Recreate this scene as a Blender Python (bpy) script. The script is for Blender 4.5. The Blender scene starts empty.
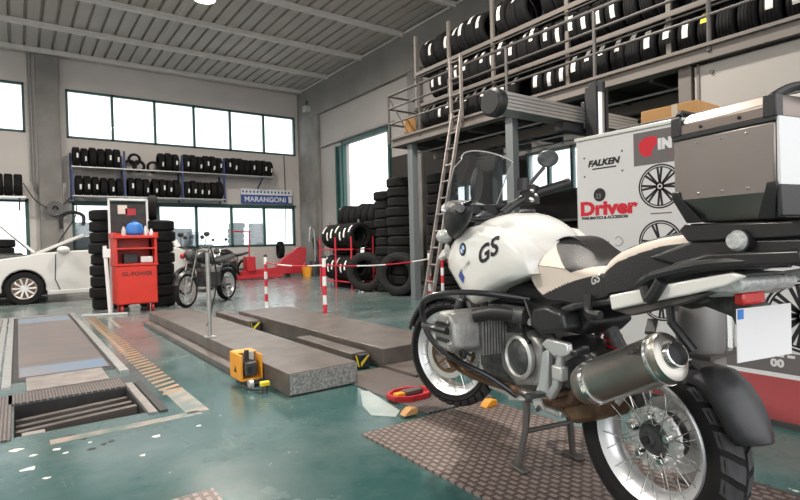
import bpy, bmesh, math, random
from mathutils import Vector, Matrix
random.seed(7)
PI=math.pi; R=math.radians
SC=bpy.context.scene; COL=SC.collection
V=Vector
# ------------------------------------------------------------------ materials
MATS={}
def mat(name,col,rough=.5,metal=0.,noise=0.,nscale=8.,col2=None,bump=0.,bscale=60.,coat=0.,spec=None,stretch=(1,1,1)):
    if name in MATS: return MATS[name]
    m=bpy.data.materials.new(name); m.use_nodes=True; nt=m.node_tree; b=nt.nodes['Principled BSDF']
    b.inputs['Roughness'].default_value=rough; b.inputs['Metallic'].default_value=metal
    if coat: b.inputs['Coat Weight'].default_value=coat
    if spec is not None: b.inputs['Specular IOR Level'].default_value=spec
    c=(*col,1); b.inputs['Base Color'].default_value=c
    tc=nt.nodes.new('ShaderNodeTexCoord'); mp=nt.nodes.new('ShaderNodeMapping'); mp.inputs['Scale'].default_value=stretch
    nt.links.new(tc.outputs['Object'],mp.inputs['Vector'])
    if noise or col2:
        n=nt.nodes.new('ShaderNodeTexNoise'); n.inputs['Scale'].default_value=nscale; n.inputs['Detail'].default_value=6
        nt.links.new(mp.outputs[0],n.inputs['Vector'])
        r=nt.nodes.new('ShaderNodeValToRGB'); r.color_ramp.elements[0].position=.35; r.color_ramp.elements[1].position=.68
        d=tuple(x*(1-noise) for x in col) if col2 is None else col2
        r.color_ramp.elements[0].color=(*d,1); r.color_ramp.elements[1].color=c
        nt.links.new(n.outputs['Fac'],r.inputs[0]); nt.links.new(r.outputs[0],b.inputs['Base Color'])
    if bump:
        n=nt.nodes.new('ShaderNodeTexNoise'); n.inputs['Scale'].default_value=bscale; n.inputs['Detail'].default_value=3
        nt.links.new(mp.outputs[0],n.inputs['Vector'])
        bp=nt.nodes.new('ShaderNodeBump'); bp.inputs['Strength'].default_value=bump; bp.inputs['Distance'].default_value=.01
        nt.links.new(n.outputs['Fac'],bp.inputs['Height']); nt.links.new(bp.outputs[0],b.inputs['Normal'])
    MATS[name]=m; return m
def emis(name,col,s):
    m=bpy.data.materials.new(name); m.use_nodes=True; nt=m.node_tree; nt.nodes.clear()
    e=nt.nodes.new('ShaderNodeEmission'); e.inputs[0].default_value=(*col,1); e.inputs[1].default_value=s
    o=nt.nodes.new('ShaderNodeOutputMaterial'); nt.links.new(e.outputs[0],o.inputs[0]); MATS[name]=m; return m
def glassy(name,tint,tr,diff,kind='trans',gl=.05):
    """thin sheet: transparent mixed with a translucent or diffuse share and a slight gloss"""
    m=bpy.data.materials.new(name); m.use_nodes=True; nt=m.node_tree; nt.nodes.clear()
    t=nt.nodes.new('ShaderNodeBsdfTransparent'); t.inputs[0].default_value=(*tint,1)
    d=nt.nodes.new('ShaderNodeBsdfTranslucent' if kind=='trans' else 'ShaderNodeBsdfDiffuse'); d.inputs[0].default_value=(*diff,1)
    g=nt.nodes.new('ShaderNodeBsdfGlossy'); g.inputs['Roughness'].default_value=.06
    a=nt.nodes.new('ShaderNodeMixShader'); a.inputs[0].default_value=tr
    nt.links.new(t.outputs[0],a.inputs[1]); nt.links.new(d.outputs[0],a.inputs[2])
    b=nt.nodes.new('ShaderNodeMixShader'); b.inputs[0].default_value=gl
    nt.links.new(a.outputs[0],b.inputs[1]); nt.links.new(g.outputs[0],b.inputs[2])
    o=nt.nodes.new('ShaderNodeOutputMaterial'); nt.links.new(b.outputs[0],o.inputs[0]); MATS[name]=m; return m
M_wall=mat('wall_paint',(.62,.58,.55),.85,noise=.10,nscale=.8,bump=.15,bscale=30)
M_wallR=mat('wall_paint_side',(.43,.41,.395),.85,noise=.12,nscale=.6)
M_conc=mat('concrete',(.27,.26,.245),.9,noise=.25,nscale=1.6,bump=.3,bscale=25)
M_beamc=mat('concrete_beam',(.25,.24,.225),.9,noise=.15,nscale=1.2)
M_sheet=mat('corrugated_sheet',(.46,.43,.39),.55,noise=.10,nscale=1.0)
M_purlin=mat('purlin_steel',(.66,.63,.60),.5,noise=.1)
M_green=mat('green_window_frame',(.025,.085,.078),.5)
M_blk=mat('black_plastic',(.018,.018,.019),.42,bump=.1,bscale=200)
M_blks=mat('black_satin',(.02,.02,.022),.28)
M_fend=mat('grained_fender_plastic',(.03,.031,.034),.38,bump=.12,bscale=300)
M_rub=mat('tyre_rubber',(.011,.0105,.011),.8,spec=.25,noise=.3,nscale=12)
M_rub2=mat('dusty_tyre_rubber',(.022,.021,.021),.85,spec=.25,noise=.4,nscale=9)
M_rubg=mat('worn_tyre_tread',(.045,.046,.049),.7,noise=.4,nscale=14)
M_paper=mat('label_paper',(.75,.74,.70),.7)
M_paper_y=mat('yellow_label_paper',(.75,.68,.05),.7)
M_steel=mat('galvanised_steel',(.42,.42,.41),.45,metal=.6,noise=.2,nscale=10)
M_dsteel=mat('dark_rack_steel',(.085,.078,.074),.5,metal=.2)
M_mezz=mat('mezzanine_beam_paint',(.15,.13,.115),.6,noise=.12,nscale=2)
M_grp=mat('grey_post_paint',(.13,.145,.15),.5)
M_alu=mat('aluminium_sheet',(.60,.585,.56),.33,metal=1.,noise=.05,nscale=4)
M_alub=mat('brushed_case_aluminium',(.30,.27,.255),.36,metal=.95,noise=.06,nscale=5)
M_chrome=mat('chrome',(.75,.74,.72),.12,metal=1.)
M_muf=mat('silencer_steel',(.40,.385,.35),.30,metal=1.,noise=.15,nscale=10)
M_rim=mat('anodised_rim',(.72,.73,.74),.36,metal=.75)
M_cast=mat('cast_engine_alloy',(.42,.415,.40),.42,metal=.55,noise=.3,nscale=22,bump=.3,bscale=60)
M_castd=mat('dark_cast_alloy',(.13,.135,.135),.5,metal=.6,noise=.5,nscale=25,bump=.4,bscale=50)
M_brown=mat('heat_browned_pipe',(.26,.16,.10),.4,metal=.8,noise=.5,nscale=12)
M_white=mat('white_gloss_paint',(.80,.79,.75),.22,coat=.5,noise=.03,nscale=3)
M_cream=mat('cream_vinyl',(.72,.62,.53),.5,bump=.1,bscale=120,noise=.05,nscale=8)
M_vinyl=mat('black_vinyl',(.022,.021,.022),.5,bump=.2,bscale=160)
M_red=mat('red_cabinet_paint',(.62,.03,.015),.38,noise=.1,nscale=4)
M_redd=mat('red_enamel',(.50,.02,.03),.45,noise=.2,nscale=8)
M_redl=mat('red_lens',(.55,.01,.01),.15,coat=.5)
M_clear=mat('clear_lens',(.62,.64,.62),.18,coat=.5,noise=.4,nscale=60)
M_ylw=mat('hazard_yellow',(.80,.62,.03),.5)
M_org=mat('orange_housing',(.80,.33,.02),.45,noise=.12,nscale=8)
M_blue=mat('blue_rack_paint',(.02,.035,.12),.5)
M_navy=mat('navy_print',(.03,.08,.30),.5)
M_bprint=mat('blue_print',(.03,.18,.55),.5)
M_ink=mat('black_print',(.012,.012,.014),.6)
M_rprint=mat('red_print',(.60,.012,.03),.6)
M_gprint=mat('grey_print',(.14,.125,.125),.6)
M_dred=mat('dusty_red_print',(.42,.08,.085),.45,noise=.1,nscale=5)
M_board=mat('white_printed_board',(.66,.655,.65),.5,noise=.03,nscale=3)
M_sign=mat('white_sign',(.7,.7,.7),.5)
M_cardb=mat('cardboard',(.50,.27,.10),.8,noise=.1,nscale=5)
M_tape=mat('packing_tape',(.5,.42,.32),.4)
M_panel=mat('beige_sandwich_panel',(.34,.315,.29),.6,noise=.06,nscale=1)
M_grat=mat('aged_aluminium_plate',(.34,.30,.28),.5,metal=.4,noise=.35,nscale=7)
M_ramp=mat('worn_lift_steel',(.17,.145,.13),.40,metal=.35,noise=.35,nscale=5,bump=.1,bscale=60)
M_rampf=mat('speckled_lift_end_face',(.45,.44,.42),.6,metal=.2,noise=.6,nscale=45)
M_platf=mat('scuffed_lift_plate',(.24,.185,.17),.38,metal=.4,col2=(.17,.16,.165),nscale=3,stretch=(.5,1.6,1))
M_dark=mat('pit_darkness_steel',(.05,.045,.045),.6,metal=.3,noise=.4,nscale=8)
M_sil=mat('silver_paint',(.62,.62,.60),.4,metal=.5)
M_wp=mat('white_post_paint',(.75,.74,.73),.5)
M_redp=mat('red_post_paint',(.55,.02,.04),.5)
M_ground=mat('outside_asphalt',(.35,.35,.35),.9,noise=.1)
M_rackdark=mat('dark_rack_backing',(.03,.028,.027),.85)
M_shadetone=mat('dim_store_wall',(.035,.032,.03),.9,noise=.2,nscale=1)  # carries the shade under the mezzanine in its colour; the deck shares it
M_worn=mat('worn_marking_paint',(.36,.27,.22),.4,nscale=6,col2=(.10,.15,.14))
M_mark=mat('orange_marking_paint',(.42,.20,.08),.4,nscale=9,col2=(.20,.17,.12))
M_pale=mat('pale_floor_filler',(.38,.43,.41),.3,nscale=5,col2=(.25,.31,.30))
M_chip=mat('bare_concrete_chip',(.62,.62,.58),.55)
M_glass=glassy('frosted_window_glass',(.95,.99,1.),.22,(.6,.66,.68),'trans',.04)
M_screen=glassy('smoked_windscreen',(.56,.58,.60),.07,(.15,.16,.17),'trans',.05)
M_glasscar=glassy('car_window_glass',(.25,.27,.28),.1,(.03,.03,.03),'diff',.08)
M_bulb=emis('lamp_bulb',(1.,.86,.66),9.)
# ------------------------------------------------------------------ mesh builder
class MB:
    def __init__(s): s.v=[]; s.f=[]; s.m=[]; s.mi=0; s.M=Matrix.Identity(4)
    def add(s,vs,fs):
        o=len(s.v); s.v+= [s.M@V(p) for p in vs]; s.f+=[[i+o for i in f] for f in fs]; s.m+=[s.mi]*len(fs); return s
    def box(s,x0,x1,y0,y1,z0,z1):
        vs=[(x,y,z) for x in (x0,x1) for y in (y0,y1) for z in (z0,z1)]
        return s.add(vs,[(0,1,3,2),(4,6,7,5),(0,4,5,1),(2,3,7,6),(0,2,6,4),(1,5,7,3)])
    def bar(s,a,b,w,h,up=(0,0,1)):
        a=V(a);b=V(b);d=(b-a).normalized();u=V(up)
        if abs(d.dot(u))>.98: u=V((1,0,0))
        x=d.cross(u).normalized(); y=x.cross(d)
        vs=[p+x*i*w/2+y*j*h/2 for p in (a,b) for i,j in ((-1,-1),(1,-1),(1,1),(-1,1))]
        return s.add(vs,[(3,2,1,0),(4,5,6,7),(0,1,5,4),(1,2,6,5),(2,3,7,6),(3,0,4,7)])
    def cyl(s,a,b,r0,r1=None,n=16,cap=True):
        r1=r0 if r1 is None else r1
        a=V(a);b=V(b);d=(b-a).normalized();u=V((0,0,1)) if abs(d.z)<.95 else V((1,0,0))
        x=d.cross(u).normalized(); y=x.cross(d)
        vs=[];
        for p,r in ((a,r0),(b,r1)):
            vs+=[p+(x*math.cos(2*PI*i/n)+y*math.sin(2*PI*i/n))*r for i in range(n)]
        fs=[(i,(i+1)%n,n+(i+1)%n,n+i) for i in range(n)]
        if cap: fs+=[tuple(range(n))[::-1],tuple(range(n,2*n))]
        return s.add(vs,fs)
    def tube(s,pts,r,n=8,closed=False,smooth=0,rr=None):
        P=[V(p) for p in pts]
        if smooth and len(P)>2:
            Q=[];N=len(P)
            for i in range(N if closed else N-1):
                p0=P[(i-1)%N] if closed or i>0 else P[0]; p1=P[i]; p2=P[(i+1)%N]; p3=P[(i+2)%N] if closed or i<N-2 else P[-1]
                for k in range(smooth):
                    t=k/smooth; Q.append(.5*((2*p1)+(p2-p0)*t+(2*p0-5*p1+4*p2-p3)*t*t+(3*p1-p0-3*p2+p3)*t**3))
            if not closed: Q.append(P[-1])
            P=Q
        N=len(P); vs=[]; prev=None
        for i,p in enumerate(P):
            a=P[i-1] if (i>0 or closed) else p; b=P[(i+1)%N] if (i<N-1 or closed) else p
            d=(b-a).normalized()
            if prev is None:
                u=V((0,0,1)) if abs(d.z)<.9 else V((1,0,0)); x=d.cross(u).normalized()
            else: x=(prev-d*prev.dot(d)).normalized()
            prev=x; y=d.cross(x); rad=r if rr is None else rr[0]+(rr[1]-rr[0])*i/(N-1)
            vs+=[p+(x*math.cos(2*PI*k/n)+y*math.sin(2*PI*k/n))*rad for k in range(n)]
        fs=[]
        for i in range(N if closed else N-1):
            for k in range(n):
                j=(i+1)%N; fs.append((i*n+k,j*n+k,j*n+(k+1)%n,i*n+(k+1)%n))
        if not closed: fs+=[tuple(range(n)),tuple(range((N-1)*n,N*n))[::-1]]
        return s.add(vs,fs)
    def lathe(s,prof,o=(0,0,0),ax=(0,0,1),n=24,closed=False,a0=0.,a1=2*PI,cap=False):
        """prof: (radius, along) pairs revolved about ax through o"""
        o=V(o);d=V(ax).normalized();u=V((0,0,1)) if abs(d.z)<.95 else V((1,0,0))
        x=u-d*u.dot(d); x.normalize(); y=d.cross(x); full=abs(a1-a0-2*PI)<1e-6; N=n if full else n+1; k=len(prof)
        vs=[o+d*h+(x*math.cos(a0+(a1-a0)*i/n)+y*math.sin(a0+(a1-a0)*i/n))*r for i in range(N) for r,h in prof]
        fs=[]
        for i in range(n):
            j=(i+1)%N
            for q in range(k if closed else k-1):
                p=(q+1)%k; fs.append((i*k+q,j*k+q,j*k+p,i*k+p))
        if not full and closed: fs+=[tuple(range(k)),tuple(range(n*k,n*k+k))[::-1]]
        return s.add(vs,fs)
    def prism(s,poly,t0,t1,axes='xzy',top=None):
        """2-D outline (in the first two named axes) extruded along the third"""
        ix={'x':0,'y':1,'z':2}; A,B,C_=[ix[c] for c in axes]; n=len(poly); vs=[]
        for t,pl in ((t0,poly),(t1,top or poly)):
            for a,b in pl:
                p=[0,0,0]; p[A]=a;p[B]=b;p[C_]=t; vs.append(tuple(p))
        return s.add(vs,[tuple(range(n)),tuple(range(n,2*n))[::-1]]+[(i,n+i,n+(i+1)%n,(i+1)%n) for i in range(n)])
    def loft(s,rings,cap=True,closed=True):
        n=len(rings[0]); vs=[p for r in rings for p in r]; fs=[]
        for i in range(len(rings)-1):
            for k in range(n if closed else n-1):
                fs.append((i*n+k,i*n+(k+1)%n,(i+1)*n+(k+1)%n,(i+1)*n+k))
        if cap and closed: fs+=[tuple(range(n))[::-1],tuple(range((len(rings)-1)*n,len(rings)*n))]
        return s.add(vs,fs)
    def sphere(s,c,r,n=12,sc=(1,1,1)):
        c=V(c); rings=[]
        for i in range(1,n//2+2):
            pass
        m=n//2+1; vs=[]
        for i in range(m+1):
            t=PI*i/m
            for k in range(n): vs.append(c+V((math.sin(t)*math.cos(2*PI*k/n)*r*sc[0],math.sin(t)*math.sin(2*PI*k/n)*r*sc[1],math.cos(t)*r*sc[2])))
        return s.add(vs,[(i*n+k,(i+1)*n+k,(i+1)*n+(k+1)%n,i*n+(k+1)%n) for i in range(m) for k in range(n)])
    def build(s,name,mats,parent=None,bevel=0,seg=2,smooth=35,sub=0,loc=None,rot=None):
        me=bpy.data.meshes.new(name); me.from_pydata([tuple(p) for p in s.v],[],s.f)
        for m in (mats if isinstance(mats,(list,tuple)) else [mats]): me.materials.append(m)
        bm=bmesh.new(); bm.from_mesh(me)
        for f,i in zip(bm.faces,s.m): f.material_index=i; f.smooth=smooth>0
        bmesh.ops.remove_doubles(bm,verts=bm.verts,dist=1e-5)
        bmesh.ops.recalc_face_normals(bm,faces=bm.faces)
        if smooth>0:
            for e in bm.edges:
                if len(e.link_faces)==2 and e.calc_face_angle(0)>R(smooth): e.smooth=False
        bm.to_mesh(me); bm.free()
        o=bpy.data.objects.new(name,me); COL.objects.link(o)
        if parent: o.parent=parent
        if loc: o.location=loc
        if rot: o.rotation_euler=rot
        if bevel:
            b=o.modifiers.new('bevel','BEVEL'); b.width=bevel; b.segments=seg; b.limit_method='ANGLE'; b.angle_limit=R(40)
        if sub:
            b=o.modifiers.new('sub','SUBSURF'); b.levels=sub; b.render_levels=sub
        return o
def tag(o,label=None,cat=None,group=None,kind=None):
    if label: o['label']=label
    if cat: o['category']=cat
    if group: o['group']=group
    if kind: o['kind']=kind
    return o
def thing(name,loc,label,cat,group=None,rz=0.):
    o=bpy.data.objects.new(name,None); COL.objects.link(o); o.location=loc; o.rotation_euler=(0,0,rz); o.empty_display_size=.1
    return tag(o,label,cat,group)
def copy_tree(o,parent=None):
    c=o.copy(); COL.objects.link(c)
    if parent: c.parent=parent
    for ch in list(o.children): copy_tree(ch,c)
    return c
def struct(o): o['kind']='structure'; return o
def text(s,size,Mx,m,parent=None,name='lettering',bold=0.,shear=0.,wide=1.,align='LEFT',ext=.0008,sp=1.):
    cu=bpy.data.curves.new('t','FONT'); cu.body=s; cu.size=size; cu.extrude=ext; cu.offset=bold; cu.shear=shear; cu.align_x=align; cu.space_character=sp; cu.resolution_u=3
    to=bpy.data.objects.new('t',cu); COL.objects.link(to); bpy.context.view_layer.update()
    me=bpy.data.meshes.new_from_object(to.evaluated_get(bpy.context.evaluated_depsgraph_get()))
    bpy.data.objects.remove(to); bpy.data.curves.remove(cu)
    me.transform(Mx@Matrix.Diagonal((wide,1,1,1))); me.materials.clear(); me.materials.append(m); me.name=name
    o=bpy.data.objects.new(name,me); COL.objects.link(o)
    if parent: o.parent=parent
    return o
def basis(o,x,y):
    x=V(x).normalized();y=V(y);y=(y-x*y.dot(x)).normalized();z=x.cross(y)
    return Matrix((( x.x,y.x,z.x,o[0]),(x.y,y.y,z.y,o[1]),(x.z,y.z,z.z,o[2]),(0,0,0,1)))
from mathutils.bvhtree import BVHTree
def conform(o,targets,off=.002,sgn=1,cuts=0):
    """drape a sheet sideways (along local y) onto the parts it is printed on or sewn over"""
    bpy.context.view_layer.update(); dg=bpy.context.evaluated_depsgraph_get()
    T=[BVHTree.FromObject(q,dg) for q in targets]; me=o.data; bm=bmesh.new(); bm.from_mesh(me)
    if cuts: bmesh.ops.triangulate(bm,faces=bm.faces); bmesh.ops.subdivide_edges(bm,edges=bm.edges,cuts=cuts,use_grid_fill=True)
    for v in bm.verts:
        hits=[h[0].y for h in (q.ray_cast(V((v.co.x,sgn*2,v.co.z)),V((0,-sgn,0))) for q in T) if h[0] is not None]
        if hits: v.co.y=(max(hits) if sgn>0 else min(hits))+sgn*off
    bm.to_mesh(me); bm.free(); return o
# ------------------------------------------------------------------ floor
def ramp_(nt,f,a,b_):
    m=nt.nodes.new('ShaderNodeMapRange'); m.inputs[1].default_value=a; m.inputs[2].default_value=b_; nt.links.new(f,m.inputs[0]); return m.outputs[0]
def floor_mat():
    m=bpy.data.materials.new('teal_epoxy_floor'); m.use_nodes=True; nt=m.node_tree; b=nt.nodes['Principled BSDF']; L=nt.links.new
    tc=nt.nodes.new('ShaderNodeTexCoord')
    def noise(sc,det=5,rough=.6,st=(1,1,1)):
        mp=nt.nodes.new('ShaderNodeMapping'); mp.inputs['Scale'].default_value=st; L(tc.outputs['Object'],mp.inputs[0])
        n=nt.nodes.new('ShaderNodeTexNoise'); n.inputs['Scale'].default_value=sc; n.inputs['Detail'].default_value=det; n.inputs['Roughness'].default_value=rough; L(mp.outputs[0],n.inputs[0]); return n.outputs['Fac']
    def ramp(f,p0,p1,c0=(0,0,0),c1=(1,1,1)):
        r=nt.nodes.new('ShaderNodeValToRGB'); r.color_ramp.elements[0].position=p0; r.color_ramp.elements[1].position=p1
        r.color_ramp.elements[0].color=(*c0,1); r.color_ramp.elements[1].color=(*c1,1); L(f,r.inputs[0]); return r.outputs[0]
    def mix(f,a,c):
        x=nt.nodes.new('ShaderNodeMix'); x.data_type='RGBA'; L(f,x.inputs[0])
        for i,v in ((6,a),(7,c)):
            if isinstance(v,tuple): x.inputs[i].default_value=(*v,1)
            else: L(v,x.inputs[i])
        return x.outputs[2]
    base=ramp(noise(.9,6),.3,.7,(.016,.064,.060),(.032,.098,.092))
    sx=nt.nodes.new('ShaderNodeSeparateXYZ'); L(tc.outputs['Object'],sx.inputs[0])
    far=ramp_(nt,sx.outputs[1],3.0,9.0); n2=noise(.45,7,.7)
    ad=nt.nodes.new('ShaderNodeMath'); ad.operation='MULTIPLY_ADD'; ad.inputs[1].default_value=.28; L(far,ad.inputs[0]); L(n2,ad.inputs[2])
    wear_and_sheen=ramp(ad.outputs[0],.46,.80)  # grey rising with distance paints window reflection in, over worn patches
    c=mix(wear_and_sheen,base,(.150,.172,.170))
    chip=ramp(noise(5.5,3,.5),.735,.745); c=mix(chip,c,(.40,.42,.40))
    scr=ramp(noise(9,5,.7,(1,.12,1)),.62,.74); 
    sm=nt.nodes.new('ShaderNodeMath'); sm.operation='MULTIPLY'; sm.inputs[1].default_value=.35; L(scr,sm.inputs[0]); c=mix(sm.outputs[0],c,(.16,.22,.21))
    L(c,b.inputs['Base Color'])
    rr=ramp(noise(1.6,6),.3,.75,(.13,.13,.13),(.34,.34,.34)); L(rr,b.inputs['Roughness'])
    bp=nt.nodes.new('ShaderNodeBump'); bp.inputs['Strength'].default_value=.12; bp.inputs['Distance'].default_value=.01; L(noise(7,4),bp.inputs['Height']); L(bp.outputs[0],b.inputs['Normal'])
    return m
def checker_mat(name,c0,c1,sc,rough=.5,metal=.3):
    """tread plate: rows of raised rectangular studs"""
    m=bpy.data.materials.new(name); m.use_nodes=True; nt=m.node_tree; b=nt.nodes['Principled BSDF']; L=nt.links.new
    tc=nt.nodes.new('ShaderNodeTexCoord'); mp=nt.nodes.new('ShaderNodeMapping'); mp.inputs['Rotation'].default_value=(0,0,R(90)); L(tc.outputs['Object'],mp.inputs[0])
    br=nt.nodes.new('ShaderNodeTexBrick'); br.inputs['Scale'].default_value=sc; br.inputs['Mortar Size'].default_value=.010; br.inputs['Mortar Smooth'].default_value=.35; br.inputs['Brick Width'].default_value=.052; br.inputs['Row Height'].default_value=.038
    br.inputs['Color1'].default_value=(1,1,1,1); br.inputs['Color2'].default_value=(.75,.75,.75,1); br.inputs['Mortar'].default_value=(0,0,0,1); br.offset=.5
    L(mp.outputs[0],br.inputs[0])
    n=nt.nodes.new('ShaderNodeTexNoise'); n.inputs['Scale'].default_value=3; n.inputs['Detail'].default_value=6; L(tc.outputs['Object'],n.inputs[0])
    r=nt.nodes.new('ShaderNodeValToRGB'); r.color_ramp.elements[0].position=0; r.color_ramp.elements[1].position=1
    r.color_ramp.elements[0].color=(*c0,1); r.color_ramp.elements[1].color=(*c1,1); L(br.outputs['Color'],r.inputs[0])
    x=nt.nodes.new('ShaderNodeMix'); x.data_type='RGBA'; x.blend_type='MULTIPLY'; x.inputs[0].default_value=.5; L(r.outputs[0],x.inputs[6]); L(n.outputs['Fac'],x.inputs[7]); L(x.outputs[2],b.inputs['Base Color'])
    bp=nt.nodes.new('ShaderNodeBump'); bp.inputs['Strength'].default_value=.8; bp.inputs['Distance'].default_value=.006; L(br.outputs['Color'],bp.inputs['Height']); L(bp.outputs[0],b.inputs['Normal'])
    b.inputs['Roughness'].default_value=rough; b.inputs['Metallic'].default_value=metal
    return m
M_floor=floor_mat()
M_check=checker_mat('studded_tread_plate',(.15,.108,.094),(.41,.34,.31),1.0,.42,.35)
M_check2=checker_mat('fine_tread_plate',(.09,.075,.07),(.36,.30,.28),1.9,.45,.3)
XL,XR,YF,YB,ZC=-9.,9.1,-4.,19.,7.0
hx0,hx1,hy0,hy1=-.05,.66,3.80,4.60
b=MB()
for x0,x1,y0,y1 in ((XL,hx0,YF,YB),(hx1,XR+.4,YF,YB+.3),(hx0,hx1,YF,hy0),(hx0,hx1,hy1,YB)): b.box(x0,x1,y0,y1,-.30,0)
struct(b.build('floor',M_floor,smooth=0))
# lift pit in the floor
b=MB(); e=.004
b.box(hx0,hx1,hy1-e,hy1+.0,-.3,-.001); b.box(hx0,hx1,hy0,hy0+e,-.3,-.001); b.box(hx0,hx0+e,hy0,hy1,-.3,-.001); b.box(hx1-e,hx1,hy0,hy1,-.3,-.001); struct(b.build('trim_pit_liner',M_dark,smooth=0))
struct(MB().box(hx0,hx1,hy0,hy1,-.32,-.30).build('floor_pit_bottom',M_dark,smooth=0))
t=thing('pit_scissor_lift',(.3,4.2,-.24),'dark steel bars of a lift folded down in the open floor pit','lift')
for i,(y,z) in enumerate(((-.30,.12),(-.12,.16),(.08,.14),(.27,.13))):
    MB().bar((-.34,y,z),(.35,y+.02,z+.03),.05,.07).build('lift_bar',M_ramp,t,bevel=.004)
MB().box(-.35,.36,-.39,.39,0,.05).build('base_frame',M_dark,t)
MB().box(-.31,-.19,-.34,-.22,.15,.21).build('end_block',M_grat,t,bevel=.005)
# flush lift plate and its frame
t=thing('flush_lift_plate',(.33,7.7,0),'scuffed flush steel lift plate in the floor left of the orange dashed line','lift plate')
MB().box(-.35,.33,-2.2,2.75,.0,.014).build('plate',M_platf,t,smooth=0)
MB().box(-.30,.26,-2.75,-2.22,.0,.014).build('front_lip',M_grat,t,smooth=0)
M_bpt=mat('scraped_blue_paint',(.10,.20,.32),.4,nscale=4,col2=(.22,.19,.18),stretch=(.6,2.5,1))
MB().box(-.34,.32,-2.18,-1.75,.013,.0155).build('blue_paint_band',M_bpt,t,smooth=0); MB().box(-.34,.32,2.0,2.7,.013,.0155).build('blue_paint_band',M_bpt,t,smooth=0)
for x0,x1,y0,y1 in ((.365,.435,-2.55,2.95),(-.46,-.40,-2.55,2.95),(-.40,.365,2.86,2.95)):
    MB().box(x0,x1,y0,y1,0,.022).build('frame_rail',M_steel,t,smooth=0)
MB().box(-.40,.365,-2.3,2.86,0,.004).build('gap_seal',M_dark,t,smooth=0)
t=thing('lift_plate',(-.62,7.7,0),'second flush grey lift plate cut by the left edge of the picture','lift plate')
MB().box(-.30,.40,-2.2,2.75,0,.014).build('plate',M_grat,t,smooth=0); MB().box(.415,.47,-2.5,2.95,0,.02).build('frame_rail',M_steel,t,smooth=0); MB().box(-.30,.415,2.86,2.95,0,.02).build('frame_rail',M_steel,t,smooth=0)
t=thing('pit_cover_plate',(.3,4.83,0),'textured tread plate on the floor between the flush plate and the open pit','floor plate')
MB().box(-.38,.36,-.22,.10,0,.010).build('plate',M_check2,t,smooth=0)
t=thing('pit_edge_strip',(.72,4.2,0),'pair of light metal strips along the right edge of the open pit','metal strip')
MB().box(-.055,-.005,-.46,.50,0,.012).build('strip',M_grat,t,smooth=0); MB().box(.01,.06,-.46,.50,0,.012).build('strip',M_dark,t,smooth=0)
MB().box(-.30,-.06,3.75,4.9,0,.01).build('tread_plate',M_check2,smooth=0)
tag(bpy.data.objects['tread_plate'],'dull tread plate left of the open pit at the picture edge','floor plate')
# markings (flat paint), chips and a pale patch on the floor
b=MB()
y=4.15
while y<9.7:
    b.prism([(.84,y),(1.0,y+.09),(1.0,y+.155),(.84,y+.065)],.0012,.0022,'xyz'); y+=.135
struct(b.build('trim_1',M_mark,smooth=0))
struct(MB().box(.86,1.0,3.58,4.3,.0,.0016).build('trim_2',M_worn,smooth=0))
struct(MB().box(.12,.94,3.52,3.61,.0,.0016).build('trim_3',M_worn,smooth=0))
struct(MB().box(1.10,1.16,8.2,10.2,.0,.0016).build('trim_4',M_worn,smooth=0))
struct(MB().box(.86,.90,6,9.9,.0,.0011).build('trim_5',M_worn,smooth=0))
b=MB()
for px,py,r in ((.14,3.42,.05),(.02,3.20,.06),(.18,3.33,.03),(.04,3.40,.03),(.62,3.28,.045),(.50,3.02,.035),(.86,3.30,.03),(.08,3.02,.03),(-.03,3.55,.06),(.30,3.42,.03)):
    k=7; b.prism([(px+math.cos(2*PI*i/k)*r*random.uniform(.3,.8),py+math.sin(2*PI*i/k)*r*random.uniform(.25,.6)) for i in range(k)],0,.0012,'xyz')
struct(b.build('trim_6',M_chip,smooth=0))
b=MB()
for px,py,r in ((.30,3.30,.02),(.36,3.34,.018),(.40,3.36,.02),(.22,3.62,.025),(.28,3.5,.015)):
    b.prism([(px+math.cos(2*PI*i/6)*r*random.uniform(.7,1.4),py+math.sin(2*PI*i/6)*r) for i in range(6)],0,.0012,'xyz')
struct(b.build('trim_7',M_ink,smooth=0))
struct(MB().prism([(2.04,3.25),(2.0,3.3),(1.82,2.98),(1.76,2.78),(1.86,2.66),(1.95,2.74)],0,.0014,'xyz').build('trim_8',M_pale,smooth=0))  # irregular pale patch lying flat on the floor
# ------------------------------------------------------------------ walls
def wall_y(name,y0,y1,x0,x1,z0,z1,holes,m):
    """wall with rectangular holes (x0,x1,z0,z1)"""
    xs=sorted({x0,x1,*[h[0] for h in holes],*[h[1] for h in holes]}); zs=sorted({z0,z1,*[h[2] for h in holes],*[h[3] for h in holes]})
    b=MB()
    for i in range(len(xs)-1):
        for j in range(len(zs)-1):
            cx=(xs[i]+xs[i+1])/2; cz=(zs[j]+zs[j+1])/2
            if any(h[0]<cx<h[1] and h[2]<cz<h[3] for h in holes): continue
            b.box(xs[i],xs[i+1],y0,y1,zs[j],zs[j+1])
    return struct(b.build(name,m,smooth=0))
wall_y('wall_back',YB,YB+.25,XL,XR+.25,0,ZC+.3,[(1.33,8.85,4.54,6.02),(-7.2,.30,4.6,6.05),(1.40,8.75,1.08,2.56),(-7.2,.32,.75,2.65)],M_wall)
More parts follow.
